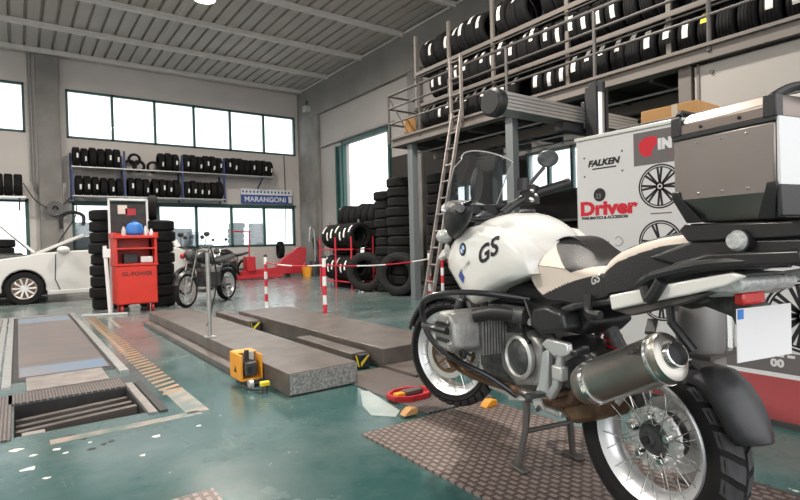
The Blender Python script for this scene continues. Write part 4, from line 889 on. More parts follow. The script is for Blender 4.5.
# steering-side frame of reference: rotate about the front axle
def S(x,y,z): return (FX+x*math.cos(ST)-y*math.sin(ST),x*math.sin(ST)+y*math.cos(ST),z)
for s in (-1,1):
    b=MB(); b.tube([S(-.02,s*.085,FZ-.02),S(-.05,s*.09,FZ+.10),S(-.14,s*.09,FZ+.34)],.027,n=12); b.box(0,0,0,0,0,0) if False else None
    b.build('fork_slider',M_castd,BK,smooth=50)
    MB().tube([S(-.13,s*.09,FZ+.30),S(-.33,s*.09,FZ+.78)],.019,n=12).build('fork_tube',M_chrome,BK)
    MB().box(-.04,.04,-.02,.02,-.05,.06).build('brake_caliper',M_castd,BK,bevel=.01,loc=S(-.13,s*.075,FZ+.06),rot=(0,R(-20),ST))
MB().bar(S(-.16,-.11,FZ+.36),S(-.16,.11,FZ+.36),.05,.03).build('fork_bridge',M_castd,BK,bevel=.008)
MB().bar(S(-.34,-.12,FZ+.79),S(-.34,.12,FZ+.79),.07,.035).build('top_yoke',M_castd,BK,bevel=.008)
MB().tube([(1.30,0,.76),(1.18,0,.60),(.95,0,.58)],.028,n=8).build('control_arm',M_castd,BK)
MB().tube([(1.28,0,.72),(1.08,0,1.0)],.03,n=10).build('front_damper',M_blk,BK)
# front mudguard above the wheel
b=MB(); rings=[]
for i in range(17):
    a=R(-42+i*7.0); rr=.360+.012*math.cos(a)
    row=[]
    for y,dr in ((-.075,-.035),(-.068,-.008),(-.035,.006),(0,.010),(.035,.006),(.068,-.008),(.075,-.035)):
        x=math.sin(a)*(rr+dr); row.append(S(x,y*(1-.35*max(0,a)/1.3),FZ+math.cos(a)*(rr+dr)))
    rings.append(row)
b.loft(rings,closed=False); o=b.build('front_mudguard',M_blk,BK,smooth=80); o.modifiers.new('t','SOLIDIFY').thickness=.005
# ---- engine
b=MB(); b.prism([(.50,.40),(.62,.33),(.86,.33),(.98,.42),(.99,.60),(.90,.70),(.66,.72),(.52,.62)],-.13,.13,'xzy'); b.build('crankcase',M_castd,BK,bevel=.02,seg=3)
MB().lathe([(0,.05),(.08,.05),(.10,.03),(.105,-.02),(.13,-.06)],(1.01,0,.54),(1,0,0),24).build('front_cover',M_blk,BK)
b=MB(); b.prism([(.46,.42),(.48,.62),(.56,.66),(.74,.64),(.80,.56),(.78,.44),(.66,.38)],-.13,.135,'xzy'); b.build('clutch_housing',M_cast,BK,bevel=.028,seg=4)
MB().lathe([(0,.03),(.04,.028),(.075,.012),(.10,-.02)],(.60,.150,.535),(0,1,0),28).build('gearbox_cover',M_castd,BK)
b=MB(); b.lathe([(.090,-.02),(.100,.012),(.088,.022),(.080,.012)],(.60,.150,.535),(0,1,0),28,closed=True); b.build('cover_ring',M_sil,BK)  # silver ring paints the curved highlight on the dark drum cover
MB().box(.20,.50,-.10,.12,.44,.62).build('gearbox',M_castd,BK,bevel=.03,seg=3)
for s in (-1,1):
    b=MB()
    for k in range(9): y0=.13+k*.016; b.box(.73,.93,min(s*y0,s*(y0+.008)),max(s*y0,s*(y0+.008)),.53,.73)
    b.box(.76,.90,min(s*.12,s*.28),max(s*.12,s*.28),.56,.70); b.build('cylinder_fins',M_cast,BK,smooth=0)
    b=MB(); A=[(.74,.57),(.745,.69),(.785,.735),(.895,.735),(.95,.68),(.95,.605),(.91,.555),(.79,.54)]
    B_=[(x*.90+.084,z*.90+.065) for x,z in A]
    ys=(s*.27,s*.375,s*.412)
    vs=[[(x,ys[0],z) for x,z in A],[(x,ys[1],z) for x,z in A],[(x,ys[2],z) for x,z in B_]]
    b.loft(vs); hd=b.build('cylinder_head',M_cast,BK,bevel=.012,seg=3)
    b=MB()
    for z in (.60,.64,.68): b.box(.79,.90,min(s*.410,s*.418),max(s*.410,s*.418),z-.008,z+.008)
    b.build('cover_ribs',M_blk,hd,smooth=0)
    b=MB()
    for x,z in ((.785,.59),(.785,.695),(.91,.68),(.91,.60)): b.cyl((x,s*.408,z),(x,s*.422,z),.010,n=8)
    b.build('cover_bolts',M_chrome,hd)
    MB().lathe([(.012,0),(.024,0),(.026,.012),(.012,.016)],(.745,s*.36,.545),(0,s,0),16).build('spark_cap',M_blk,hd)
    MB().tube([(.74,s*.30,.72),(.66,s*.24,.74),(.58,s*.19,.735)],.034,n=12,smooth=4).build('intake_pipe',M_blk,BK)
    MB().cyl((.64,s*.21,.74),(.54,s*.16,.73),.040,n=16).build('throttle_body',M_castd,BK)
    # exhaust header
    MB().tube([(.90,s*.34,.55),(.99,s*.31,.48),(.98,s*.22,.40),(.82,s*.16,.37),(.55,s*.12,.37),(.35,s*.11,.37)],.021,n=10,smooth=6).build('exhaust_header',M_brown,BK)
    # crash bar loops around the cylinder head
    MB().tube([(.56,s*.12,.80),(.70,s*.30,.83),(.86,s*.40,.82),(1.00,s*.43,.78),(1.05,s*.42,.70),(1.03,s*.40,.60),(.95,s*.36,.52),(.84,s*.30,.47),(.75,s*.22,.42),(.66,s*.13,.34)],.0145,n=10,smooth=6).build('crash_bar',M_blks,BK)
    MB().tube([(1.02,s*.41,.64),(.98,s*.445,.655),(.86,s*.455,.66),(.78,s*.43,.655)],.018,n=8,smooth=4).build('crash_bar_brace',M_blks,BK)
# airbox / electrics mass under the tank
b=MB(); b.prism([(.18,.74),(.30,.86),(.95,.88),(1.12,.98),(1.10,.80),(.98,.74),(.60,.76),(.45,.68),(.25,.68)],-.11,.11,'xzy'); b.build('airbox',M_blk,BK,bevel=.02)
b=MB(); b.prism([(.24,.705),(.26,.78),(.36,.80),(.45,.78),(.47,.70),(.40,.67)],.10,.20,'xzy'); b.build('side_cover',M_blks,BK,bevel=.02,seg=3)
for k,(a,c,r) in enumerate((((.60,.13,.70),(.50,.17,.62),.010),((.72,.13,.76),(.66,.16,.66),.008),((.55,.15,.80),(.35,.16,.66),.009),((.88,.14,.80),(.80,.2,.72),.008))):
    MB().tube([a,((a[0]+c[0])/2,a[1]+.03,(a[2]+c[2])/2-.02),c],r,n=6,smooth=4).build('cable',M_blk,BK)
for x,z in ((.70,.74),(.62,.70),(.50,.70)): MB().cyl((x,.12,z),(x,.17,z+.01),.016,n=10).build('fitting',M_cast,BK)
MB().box(.40,.95,-.10,.10,.30,.335).build('skid_plate',M_sil,BK,bevel=.01)
b=MB(); b.prism([(.60,.33),(.72,.30),(.80,.40),(.70,.42)],.11,.13,'xzy'); b.build('skid_plate_bracket',M_sil,BK,bevel=.004)
# frame rails
for s in (-1,1):
    MB().tube([(.42,s*.13,.62),(.30,s*.15,.78),(-.05,s*.14,.86),(-.40,s*.11,.93)],.016,n=8,smooth=4).build('subframe_tube',M_castd,BK)
    MB().tube([(1.08,s*.05,1.05),(1.0,s*.10,.86),(.93,s*.12,.70)],.018,n=8).build('frame_strut',M_castd,BK)
# swing arm, shaft, final drive on the right
MB().tube([(.42,-.09,.46),(.2,-.11,.42),(.03,-.11,.36)],.042,n=12,rr=(.05,.045)).build('swing_arm',M_castd,BK)
MB().lathe([(0,-.16),(.05,-.16),(.085,-.14),(.09,-.08),(.05,-.07)],(0,0,.335),(0,1,0),24).build('final_drive',M_castd,BK)
MB().tube([(.30,-.02,.80),(.14,-.05,.52)],.032,n=12).build('shock_absorber',M_castd,BK)
b=MB(); P=[]
for i in range(60): 
    tt=i/59; a=tt*2*PI*7; P.append((.28-.11*tt+math.cos(a)*.036,-.04+math.sin(a)*.036,.74-.18*tt))
b.tube(P,.006,n=5); b.build('shock_spring',M_redd,BK)
MB().prism([(.18,.62),(.40,.66),(.42,.44),(.30,.40),(.15,.50)],-.08,.10,'xzy').build('gearbox_rear',M_blk,BK,bevel=.02)
# footpeg hanger and pedal
b=MB()
for pl in ([(.40,.63),(.36,.66),(.24,.66),(.23,.61),(.30,.60)],[(.35,.62),(.39,.60),(.42,.46),(.44,.43),(.39,.40),(.365,.44)],[(.27,.62),(.30,.60),(.34,.47),(.38,.42),(.345,.41),(.30,.47)]): b.prism(pl,.165,.195,'xzy')
b.build('footpeg_hanger',M_rim,BK,bevel=.007,seg=3)
MB().bar((.39,.19,.425),(.39,.28,.425),.035,.02).build('footpeg',M_castd,BK,bevel=.004); MB().tube([(.55,.19,.40),(.48,.20,.40),(.40,.19,.43)],.010,n=6).build('gear_lever',M_chrome,BK)
MB().bar((.24,.19,.60),(.13,.20,.66),.03,.02).build('pillion_peg_bracket',M_castd,BK); MB().bar((.14,.19,.65),(.12,.27,.65),.03,.02).build('pillion_footpeg',M_blk,BK,bevel=.004)
MB().box(.27,.33,.16,.20,.50,.56).build('side_clamp',M_sil,BK,bevel=.008)
b=MB(); b.prism([(.15,.50),(.40,.42),(.42,.36),(.30,.31),(.18,.36)],-.08,.12,'xzy'); b.build('collector_box',M_brown,BK,bevel=.02)
# silencer
def cone_ring(c,ax,r,n=28,sx=1.,sz=1.):
    d=V(ax).normalized(); u=V((0,0,1)); x=d.cross(u).normalized(); y=x.cross(d); return [tuple(V(c)+x*math.cos(2*PI*k/n)*r*sx+y*math.sin(2*PI*k/n)*r*sz) for k in range(n)]
A=V((.10,.235,.535)); Bp=V((-.285,.265,.715)); ax=(Bp-A).normalized()
b=MB(); b.loft([cone_ring(A+(Bp-A)*t,ax,r,28,.85,1.05) for t,r in ((-.10,.035),(-.03,.062),(.03,.070),(.10,.072),(.88,.072),(.89,.075),(.97,.075),(1.0,.069),(1.02,.050),(1.02,.04))]); sl=b.build('silencer',M_muf,BK,smooth=35)
b=MB(); b.lathe([(.040,-.01),(.038,.028),(.034,.030),(.033,.008)],Bp-V((0,0,.0)),ax,24,closed=True); b.build('tailpipe',M_chrome,sl)
MB().lathe([(.0,.012),(.034,.012)],Bp,ax,20).build('tailpipe_bore',M_ink,sl)
b=MB(); b.loft([cone_ring(A+(Bp-A)*t,ax,.076,28,.85,1.05) for t in (.12,.17)]); b.build('silencer_strap',M_chrome,sl)
b=MB(); b.loft([cone_ring(A+(Bp-A)*t,ax,.0765,28,.85,1.05) for t in (.90,.925)]); b.build('end_band',M_chrome,sl)
zz=V((0,0,1)); yl=V((0,1,0)); 
text('BOS',.030,basis(tuple(A+(Bp-A)*.70+V((0,.060,.043))),ax*-1*-1 if False else -ax*-1,V((0,-.55,.85))),M_ink,sl,'engraved_letters',bold=.0008)
MB().tube([(.40,.11,.37),(.28,.13,.42),(.16,.21,.50)],.026,n=10,smooth=4).build('exhaust_link',M_brown,BK)
MB().bar((-.16,.19,.80),(-.20,.25,.77),.03,.012).build('silencer_bracket',M_blk,BK)
MB().tube([(-.28,.16,.72),(-.22,.18,.80),(-.19,.15,.86)],.014,n=8).build('silencer_hanger',M_blks,BK)
# ---- tank: lofted shell, stations along x
def tank_ring(x,w,zt,zb,fl=0.):
    c=(zt+zb)/2; pts=[]
    for k in range(20):
        a=2*PI*k/20; ca,sa=math.cos(a),math.sin(a)
        y=math.copysign(abs(ca)**.62,ca)*w; z=c+math.copysign(abs(sa)**.75,sa)*(zt-c if sa>0 else c-zb)
        y*=1-.42*max(0,sa)**2*1.0
        pts.append((x+fl*(z-c),y,z))
    return pts
b=MB(); b.loft([tank_ring(*q) for q in ((.40,.04,1.06,.95),(.43,.085,1.10,.93),(.49,.12,1.14,.91),(.57,.155,1.175,.885),(.68,.21,1.205,.865),(.80,.23,1.21,.85),(.93,.22,1.195,.87),(1.02,.185,1.17,.92),(1.07,.12,1.14,.98),(1.09,.05,1.10,1.02))])
tk=b.build('tank',M_white,BK,smooth=80,sub=1)
# side wings sweeping down in front of the tank
for s in (-1,1):
    b=MB()
    A_=[(.42,.925),(.45,1.02),(.60,1.115),(.80,1.15),(.92,1.14),(1.01,1.11),(1.08,1.05),(1.13,.985),(1.12,.93),(1.03,.85),(.93,.775),(.87,.752),(.81,.775),(.72,.835),(.58,.88)]
    c=(.82,.95); n=len(A_); ring0=[(x,s*.205,z) for x,z in A_]; ring1=[((x-c[0])*.97+c[0],s*.228,(z-c[1])*.95+c[1]) for x,z in A_]; ring2=[((x-c[0])*.80+c[0],s*.247,(z-c[1])*.78+c[1]) for x,z in A_]; ring3=[((x-c[0])*.4+c[0],s*.253,(z-c[1])*.4+c[1]) for x,z in A_]
    inn=[((x-c[0])*.97+c[0],s*.10,(z-c[1])*.95+c[1]) for x,z in A_]
    b.loft([inn,ring0,ring1,ring2,ring3]); w=b.build('tank_wing',M_white,tk,smooth=60,bevel=0)
    if s>0: WING=w
bx=V((-1,0,.0))
def decal(s,x,z,size,m,nm,dirx=(-.90,.0,.44),cuts=1,**k):
    o=text(s,size,basis((x,.27,z),dirx,(-dirx[2]*-1,0,-dirx[0])),m,tk,nm,ext=0,**k); return conform(o,[tk,WING],.0038,1,cuts)
decal('GS',.765,.953,.108,M_ink,'letters_gs',bold=.003,shear=.30,wide=1.28,dirx=(-.93,0,.37),sp=1.08)
decal('R 1100',.925,.912,.026,M_gprint,'small_letters',dirx=(-.86,0,.52),cuts=0,wide=1.3)
o=MB().add([(.965,.26,.895),(.940,.26,.925),(.900,.26,.890),(.925,.26,.855)],[(0,1,2,3)]).build('blue_stripe',M_navy,tk,smooth=0); conform(o,[tk,WING],.0022,1,3)
def badge(a0,a1,r,m,nm,off):
    n=14; vs=[(.915,.27,1.03)]+[(.915+math.cos(a0+(a1-a0)*i/n)*r,.27,1.03+math.sin(a0+(a1-a0)*i/n)*r) for i in range(n+1)]
    o=MB().add(vs,[(0,i+1,i+2) for i in range(n)]).build(nm,m,tk,smooth=0); conform(o,[tk,WING],off,1,0)
badge(0,2*PI,.034,M_ink,'round_badge',.002)
for q in range(4): badge(q*PI/2,(q+1)*PI/2,.021,M_sign if q%2 else M_bprint,'badge_quarter',.0035)
MB().lathe([(0,.012),(.035,.012),(.042,0)],(.72,0,1.205),(0,0,1),24).build('filler_cap',M_castd,tk)
# ---- seats
def prof_ring(x,w,zt,zb,crown=.01,inset=.82,sh=.03):
    return [(x,-w,zb),(x,-w*1.0,(zb+zt)/2),(x,-w*.97,zt-sh),(x,-w*inset,zt-.006),(x,-w*.4,zt+crown*.7),(x,0,zt+crown),(x,w*.4,zt+crown*.7),(x,w*inset,zt-.006),(x,w*.97,zt-sh),(x,w,(zb+zt)/2),(x,w,zb)]
sts=[(.510,.15,.97,.94,.008,.6,.04),(.495,.166,1.01,.91,.008,.5,.06),(.46,.168,1.045,.865,.006,.42,.08),(.41,.169,1.068,.83,.004,.34,.10),(.36,.167,1.076,.82,.004,.30,.11),(.30,.164,1.062,.82,.004,.36,.10),(.23,.162,1.018,.82,.006,.5,.06),(.16,.163,.980,.83,.008,.7,.035),(.10,.168,.972,.845,.01,.8,.03),(.055,.168,.962,.86,.01,.8,.03),(.045,.160,.955,.88,.01,.8,.03)]
def crom(P,t):
    n_=len(P)-1; k=min(int(t*n_),n_-1); u_=t*n_-k; g=lambda i:P[max(0,min(n_,i))]
    return tuple(.5*(2*b_+(c_-a_)*u_+(2*a_-5*b_+4*c_-d_)*u_*u_+(3*b_-a_-3*c_+d_)*u_**3) for a_,b_,c_,d_ in zip(g(k-1),g(k),g(k+1),g(k+2)))
def interp(P,x):
    P=sorted(P)
    if x<=P[0][0]: return P[0][1]
    for (a,za),(c,zc) in zip(P,P[1:]):
        if x<=c: return za+(zc-za)*(x-a)/(c-a)
    return P[-1][1]
def dense(sts,name,parent,rule,nx=150,nr=190):
    bb=MB(); rings=[]
    for i in range(nx+1):
        q=crom(sts,i/nx); rg=prof_ring(*q); rings.append([crom(rg,j/(nr-1)) for j in range(nr)])
    bb.loft(rings)
    bb.m=[1 if (len(f)==4 and rule(sum((bb.v[i] for i in f),V((0,0,0)))/len(f))) else 0 for f in bb.f]
    return bb.build(name,[M_vinyl,M_cream],parent,smooth=75)
LO=[(.04,.948),(.20,.912),(.28,.888),(.35,.860),(.41,.835),(.46,.87),(.51,.94)]
HI=[(.04,.970),(.15,.960),(.245,.935),(.455,1.06)]
seat=dense(sts,'rider_seat',BK,lambda p: p.z>interp(LO,p.x) and (p.x>.455 or p.z<interp(HI,p.x)))
text('GS',.042,basis((.130,.1735,.893),(-.93,0,.36),(.36,0,.93)),M_sil,seat,'seat_letters',bold=.0014,shear=.3,ext=0)
conform(bpy.data.objects['seat_letters'],[seat],.002)
ps=[(.075,.155,.955,.88),(.06,.168,.99,.87),(.0,.170,1.028,.88),(-.08,.165,1.055,.90),(-.16,.155,1.073,.93),(-.24,.145,1.08,.96),(-.30,.125,1.078,.975),(-.32,.10,1.068,.99)]
PLO=[(-.31,1.048),(-.24,1.046),(-.16,1.036),(-.08,1.012),(.0,.984),(.045,.955),(.07,.935)]
PHI=[(-.31,1.073),(-.24,1.072),(-.16,1.064),(-.08,1.045),(.0,1.016),(.045,.985),(.07,.955)]
pil=dense(ps,'pillion_seat',BK,lambda p: interp(PLO,p.x)<p.z<interp(PHI,p.x))
# ---- tail
for s in (-1,1):
    b=MB(); P0=[(.03,.865),(-.10,.895),(-.30,.94),(-.42,.965),(-.455,.955),(-.40,.925),(-.28,.89),(-.10,.845),(.02,.812)]
    b.prism(P0,s*.165,s*.185,'xzy',top=[(x,z) for x,z in P0]); b.build('tail_side_panel',M_white,BK,bevel=.008,seg=3)
    MB().prism([(.03,.812),(-.10,.845),(-.28,.89),(-.34,.90),(-.25,.86),(-.05,.80)],s*.13,s*.17,'xzy').build('tail_under_cover',M_dsteel,BK,bevel=.004)
    MB().tube([(-.08,s*.16,.90),(-.14,s*.185,.93),(-.20,s*.19,.95),(-.36,s*.19,.985),(-.56,s*.17,1.0)],.019,n=10,smooth=5).build('grab_rail',M_blks,BK); MB().prism([(-.22,.945),(-.24,.985),(-.36,1.018),(-.60,1.028),(-.605,.992),(-.36,.975)],s*.185-.014,s*.185+.014,'xzy').build('grab_handle',M_blks,BK,bevel=.008,seg=3)
    MB().tube([(.13,s*.185,.86),(.12,s*.195,.80),(.06,s*.195,.79)],.016,n=8,smooth=4).build('seat_latch_loop',M_blk,BK)
    MB().tube([(-.13,s*.185,.90),(-.16,s*.20,.87),(-.20,s*.195,.93)],.02,n=8,smooth=4).build('luggage_hook',M_blk,BK)
b=MB(); b.prism([(-.12,1.00),(-.30,1.06),(-.62,1.06),(-.66,1.03),(-.60,.99),(-.30,.96)],-.17,.17,'xzy'); b.build('luggage_rack',M_blk,BK,bevel=.012)
MB().prism([(-.25,1.085),(-.27,1.105),(-.62,1.10),(-.62,1.06),(-.28,1.05)],-.15,.18,'xzy').build('top_case_carrier',M_blks,BK,bevel=.006)
MB().lathe([(0,.018),(.022,.014),(.029,.0),(0,0)],(-.440,.192,1.052),(0,1,0),24).build('turn_indicator',M_clear,BK)
MB().cyl((-.440,.12,1.052),(-.440,.192,1.052),.034,n=16).build('indicator_stalk',M_blk,BK)
b=MB(); b.prism([(-.24,.90),(-.30,.955),(-.40,.955),(-.41,.92),(-.38,.89),(-.30,.88)],-.10,.12,'xzy'); b.build('tail_unit',M_sil,BK,bevel=.012)
MB().prism([(-.28,.90),(-.30,.945),(-.43,.950),(-.440,.93),(-.42,.903)],-.09,.165,'xzy').build('light_lens',M_clear,BK,bevel=.01)
MB().prism([(-.375,.864),(-.375,.903),(-.405,.905),(-.408,.866)],.015,.118,'xzy').build('tail_light',M_redl,BK,bevel=.008)
b=MB(); b.prism([(-.20,.90),(-.33,.90),(-.392,.86),(-.392,.72),(-.38,.72),(-.33,.82),(-.18,.86)],-.03,.06,'xzy'); b.build('tail_bracket',M_castd,BK,bevel=.008)
# number plate, facing back
pl=MB().box(-.003,0,-.105,.145,.704,.858).build('number_plate',M_sign,BK,bevel=.001); pl.location=(-.402,0,0); pl.rotation_euler=(0,0,0)
MB().box(-.0045,-.003,.118,.143,.828,.856).build('plate_blue_strip',M_bprint,pl,smooth=0)
# rear hugger fender
b=MB(); rings=[]
FN=[(-.200,.585,.045),(-.215,.625,.066),(-.245,.648,.078),(-.290,.640,.085),(-.335,.605,.088),(-.370,.560,.088),(-.395,.510,.084),(-.412,.465,.072),(-.418,.445,.055)]
for i in range(25):
    k=min(int(i/24*8),7); u_=i/24*8-k; x,z,wv=[FN[k][q]+(FN[k+1][q]-FN[k][q])*u_ for q in range(3)]; x+=.018; wv*=.95
    d=V((0-x,0,.335-z)).normalized()
    row=[]
    for y,dr in ((-1,.070),(-.97,.035),(-.62,.006),(0,-.006),(.62,.006),(.97,.035),(1,.070)): row.append((x+d.x*dr,y*wv,z+d.z*dr))
    rings.append(row)
b.loft(rings,closed=False); o=b.build('rear_fender',M_fend,BK,smooth=80); o.modifiers.new('t','SOLIDIFY').thickness=.006
MB().tube([(-.10,-.05,.68),(.0,-.10,.55),(.02,-.11,.40)],.010,n=6).build('fender_stay',M_blk,BK)
# ---- centre stand
for s in (-1,1):
    MB().tube([(.62,s*.10,.34),(.60,s*.13,.20),(.60+.02,s*.16,.03)],.016,n=8).build('centre_stand_leg',M_dsteel,BK); MB().box(.56,.68,s*.16-.02,s*.16+.02,.0125,.028).build('centre_stand_foot',M_dsteel,BK,bevel=.006)
MB().tube([(.60,-.135,.19),(.60,.135,.19)],.012,n=8).build('centre_stand_brace',M_dsteel,BK)
MB().tube([(.62,.10,.33),(.45,.16,.36),(.42,.20,.35)],.010,n=6).build('stand_lever',M_castd,BK)
MB().prism([(.44,.42),(.48,.37),(.45,.33),(.41,.35)],.17,.18,'xzy').build('stand_tab',M_sil,BK)
# ---- top case
TC=bpy.data.objects.new('t',None)
tcx0,tcx1,ty0,ty1=-.56,-.27,-.24,.22
b=MB(); z0,z1=1.175,1.352
b.loft([[(tcx0+.02,ty0+.05,1.105),(tcx1-.05,ty0+.05,1.105),(tcx1-.05,ty1-.055,1.105),(tcx0+.02,ty1-.055,1.105)],
        [(tcx0,ty0,z0),(tcx1,ty0,z0),(tcx1,ty1,z0),(tcx0,ty1,z0)],[(tcx0,ty0,z1),(tcx1,ty0,z1),(tcx1,ty1,z1),(tcx0,ty1,z1)]])
tc=b.build('top_case',M_alub,BK,bevel=.006)
b=MB(); b.loft([[(tcx0,ty0,1.362),(tcx1,ty0,1.362),(tcx1,ty1,1.362),(tcx0,ty1,1.362)],[(tcx0,ty0,1.395),(tcx1,ty0,1.395),(tcx1,ty1,1.395),(tcx0,ty1,1.395)],[(tcx0+.02,ty0+.03,1.428),(tcx1-.03,ty0+.03,1.428),(tcx1-.03,ty1-.035,1.428),(tcx0+.02,ty1-.035,1.428)]])
b.build('lid',mat('lid_aluminium',(.24,.20,.18),.42,metal=.85,noise=.06,nscale=5),tc,bevel=.005)
MB().box(tcx0-.003,tcx1+.003,ty0-.003,ty1+.003,1.350,1.365).build('seal',M_blk,tc,bevel=.003)
for x,sx in ((tcx0,-1),(tcx1,1)):
    for y,sy in ((ty0,-1),(ty1,1)):
        b=MB(); e=.005
        b.prism([(x+sx*e,y+sy*e),(x-sx*.028,y+sy*e),(x-sx*.028,y-sy*.004),(x-sx*.004,y-sy*.028),(x+sx*e,y-sy*.028)],1.360,1.42,'xyz')
        b.build('corner_cap',M_blk,tc,bevel=.005)
        b=MB(); 
        b.loft([[(x-sx*(.07),y+sy*(-.032),1.107),(x-sx*.018,y+sy*(-.026),1.107),(x-sx*.018,y-sy*.07,1.107)],[(x-sx*.026,y+sy*e,1.180),(x+sx*e,y+sy*e,1.180),(x+sx*e,y-sy*.03,1.180)],[(x-sx*.022,y+sy*e,1.200),(x+sx*e,y+sy*e,1.200),(x+sx*e,y-sy*.022,1.200)]])
        b.build('corner_guard',M_blk,tc,bevel=.003)
for x in (-.49,-.42,-.35):
    for z in (1.19,1.335): MB().sphere((x,ty1+.001,z),.0045,8).build('rivet',M_chrome,tc)
for x in (-.47,-.36): MB().sphere((x,ty1+.001,1.378),.005,8).build('rivet',M_blk,tc)
MB().prism([(-.565,1.39),(-.565,1.433),(-.50,1.446),(-.30,1.436),(-.29,1.428),(-.50,1.43)],-.22,-.05,'xzy').build('lid_rail',M_blk,tc,bevel=.004)
MB().tube([(-.52,.16,1.425),(-.54,.10,1.452),(-.60,0,1.455),(-.60,-.12,1.45)],.012,n=8,smooth=4).build('lid_handle',M_blk,tc)
MB().box(tcx0-.010,tcx0-.002,-.235,.219,1.185,1.362).build('white_back_panel',M_sign,tc,bevel=.002)
MB().box(tcx0-.014,tcx0-.002,-.235,.222,1.112,1.192).build('black_back_guard',M_blk,tc,bevel=.004)
MB().tube([(-.275,.20,1.425),(-.265,.18,1.44),(-.265,.1,1.435)],.010,n=6).build('lid_hinge',M_blk,tc)
# ---- front end
b=MB(); b.loft([[(x,y*w,z+dz) for y,dz in ((-1,.0),(-.7,.07),(0,.10),(.7,.07),(1,0),(.8,-.06),(0,-.08),(-.8,-.06))] for x,w,z in ((1.06,.10,1.13),(1.16,.16,1.14),(1.27,.16,1.12),(1.36,.11,1.08),(1.40,.05,1.05))])
ff=b.build('front_fairing',M_blk,BK,smooth=60,bevel=.004)
MB().sphere((1.33,0,1.02),.105,18,(.8,1.2,.9)).build('headlight',M_clear,BK)
b=MB(); rings=[]
for i in range(7):
    a=-1.15+2.3*i/6; rings.append([(1.36-.30*(1-math.cos(a))-0,math.sin(a)*.20,1.10),(1.30-.27*(1-math.cos(a)),math.sin(a)*.195,1.24),(1.25-.25*(1-math.cos(a)),math.sin(a)*.18,1.28)])
b.loft(rings,closed=False); o=b.build('fairing_shell',M_blk,BK,smooth=80); o.modifiers.new('t','SOLIDIFY').thickness=.006
b=MB(); rings=[]
for i in range(11):
    a=-1.1+2.2*i/10; c_=math.cos(a); sn=math.sin(a); top=1.585-.07*abs(i-5)**2/25
    rings.append([(1.38-.22*(1-c_),sn*.185,1.23),(1.31-.22*(1-c_),sn*.20,1.35),(1.22-.20*(1-c_),sn*.20,1.47),(1.15-.18*(1-c_),sn*.185,top-.01)])
b.loft(rings,closed=False); ws=b.build('windscreen',M_screen,BK,smooth=80)
E_=[rings[0][0],rings[0][1],rings[0][2]]+[r_[3] for r_ in rings]+[rings[-1][2],rings[-1][1],rings[-1][0]]
MB().tube(E_,.0035,n=5).build('screen_edge',M_sil,ws)
MB().tube([(1.37-.22*(1-math.cos(-1.1+2.2*i/10)),math.sin(-1.1+2.2*i/10)*.19,1.20+.10*math.cos(-1.1+2.2*i/10)) for i in range(11)],.017,n=8).build('screen_base_trim',M_sil,ws)
b=MB(); b.prism([(1.26,1.02),(1.20,1.10),(1.42,1.02),(1.50,.96),(1.42,.97)],.02,.10,'xzy'); b.prism([(1.26,1.02),(1.20,1.10),(1.42,1.02),(1.50,.96),(1.42,.97)],-.10,-.02,'xzy'); b.build('front_beak',M_white,BK,bevel=.01)
MB().box(1.12,1.2,-.12,.12,1.17,1.24).build('instrument_panel',M_blk,BK,bevel=.015)
for y in (-.05,.05): MB().cyl((1.14,y,1.22),(1.11,y,1.245),.038,n=20).build('dial',M_blk,BK)
# handlebar turned a little to the left
L_=[(.80,.33,1.225),(.90,.29,1.215),(1.00,.20,1.20),(1.05,.08,1.19)]; R_=[(1.06,-.06,1.20),(1.08,-.18,1.27),(1.03,-.30,1.33),(.95,-.44,1.375)]
MB().tube(L_+R_,.013,n=10,smooth=4).build('handlebar',M_blks,BK); MB().tube([(1.075,-.10,1.215),(1.08,-.19,1.27),(1.045,-.27,1.315)],.024,n=10,smooth=3).build('bar_sleeve',M_blk,BK)
MB().tube([(.93,.272,1.214),(.80,.33,1.225)],.019,n=12).build('grip',M_blk,BK); MB().tube([(1.035,-.305,1.332),(.95,-.445,1.376)],.027,n=12).build('grip',M_blk,BK)
MB().cyl((.802,.329,1.225),(.780,.340,1.227),.021,n=14).build('bar_end',M_castd,BK); MB().cyl((.950,-.445,1.376),(.937,-.465,1.382),.031,n=14).build('bar_end',M_blk,BK)
MB().box(-.03,.03,-.025,.025,-.03,.03).build('switch_cluster',M_blk,BK,bevel=.008,loc=(.955,.26,1.215),rot=(0,0,R(-25))); MB().box(-.04,.04,-.04,.04,-.055,.05).build('switch_cluster',M_blk,BK,bevel=.008,loc=(1.045,-.275,1.325),rot=(0,0,R(30)))
b=MB(); b.sphere((1.00,-.245,1.29),.017,8); b.sphere((1.0,-.25,1.34),.013,8); b.sphere((1.02,-.28,1.37),.012,8); b.sphere((.985,-.265,1.315),.012,8); b.build('switch_buttons',M_chrome,BK)
MB().tube([(1.02,.24,1.21),(.99,.32,1.23),(.86,.38,1.22)],.007,n=6,smooth=4).build('clutch_lever',M_sil,BK); MB().tube([(1.10,-.24,1.31),(1.12,-.34,1.35),(1.05,-.46,1.37)],.007,n=6,smooth=4).build('brake_lever',M_sil,BK)
b=MB(); b.cyl((1.06,-.235,1.345),(1.06,-.235,1.415),.036,n=16); b.build('brake_reservoir',M_blk,BK); MB().cyl((.98,.25,1.23),(.98,.25,1.265),.024,n=16).build('clutch_reservoir',M_castd,BK)
for s,q in ((1,[(.95,.27,1.225),(.86,.30,1.235),(.73,.285,1.265)]),(-1,[(1.06,-.26,1.34),(1.06,-.30,1.40),(1.04,-.37,1.48)])):
    MB().tube(q,.011,n=6,smooth=4).build('mirror_stalk',M_blk,BK)
b=MB(); b.lathe([(0,-.012),(.045,-.010),(.052,.0),(.046,.008),(0,.009)],(0,0,0),(1,0,0),24); o=b.build('mirror',M_castd,BK,loc=(1.035,-.395,1.530),rot=(0,R(-12),R(-38))); o.scale=(1,1.15,.95)
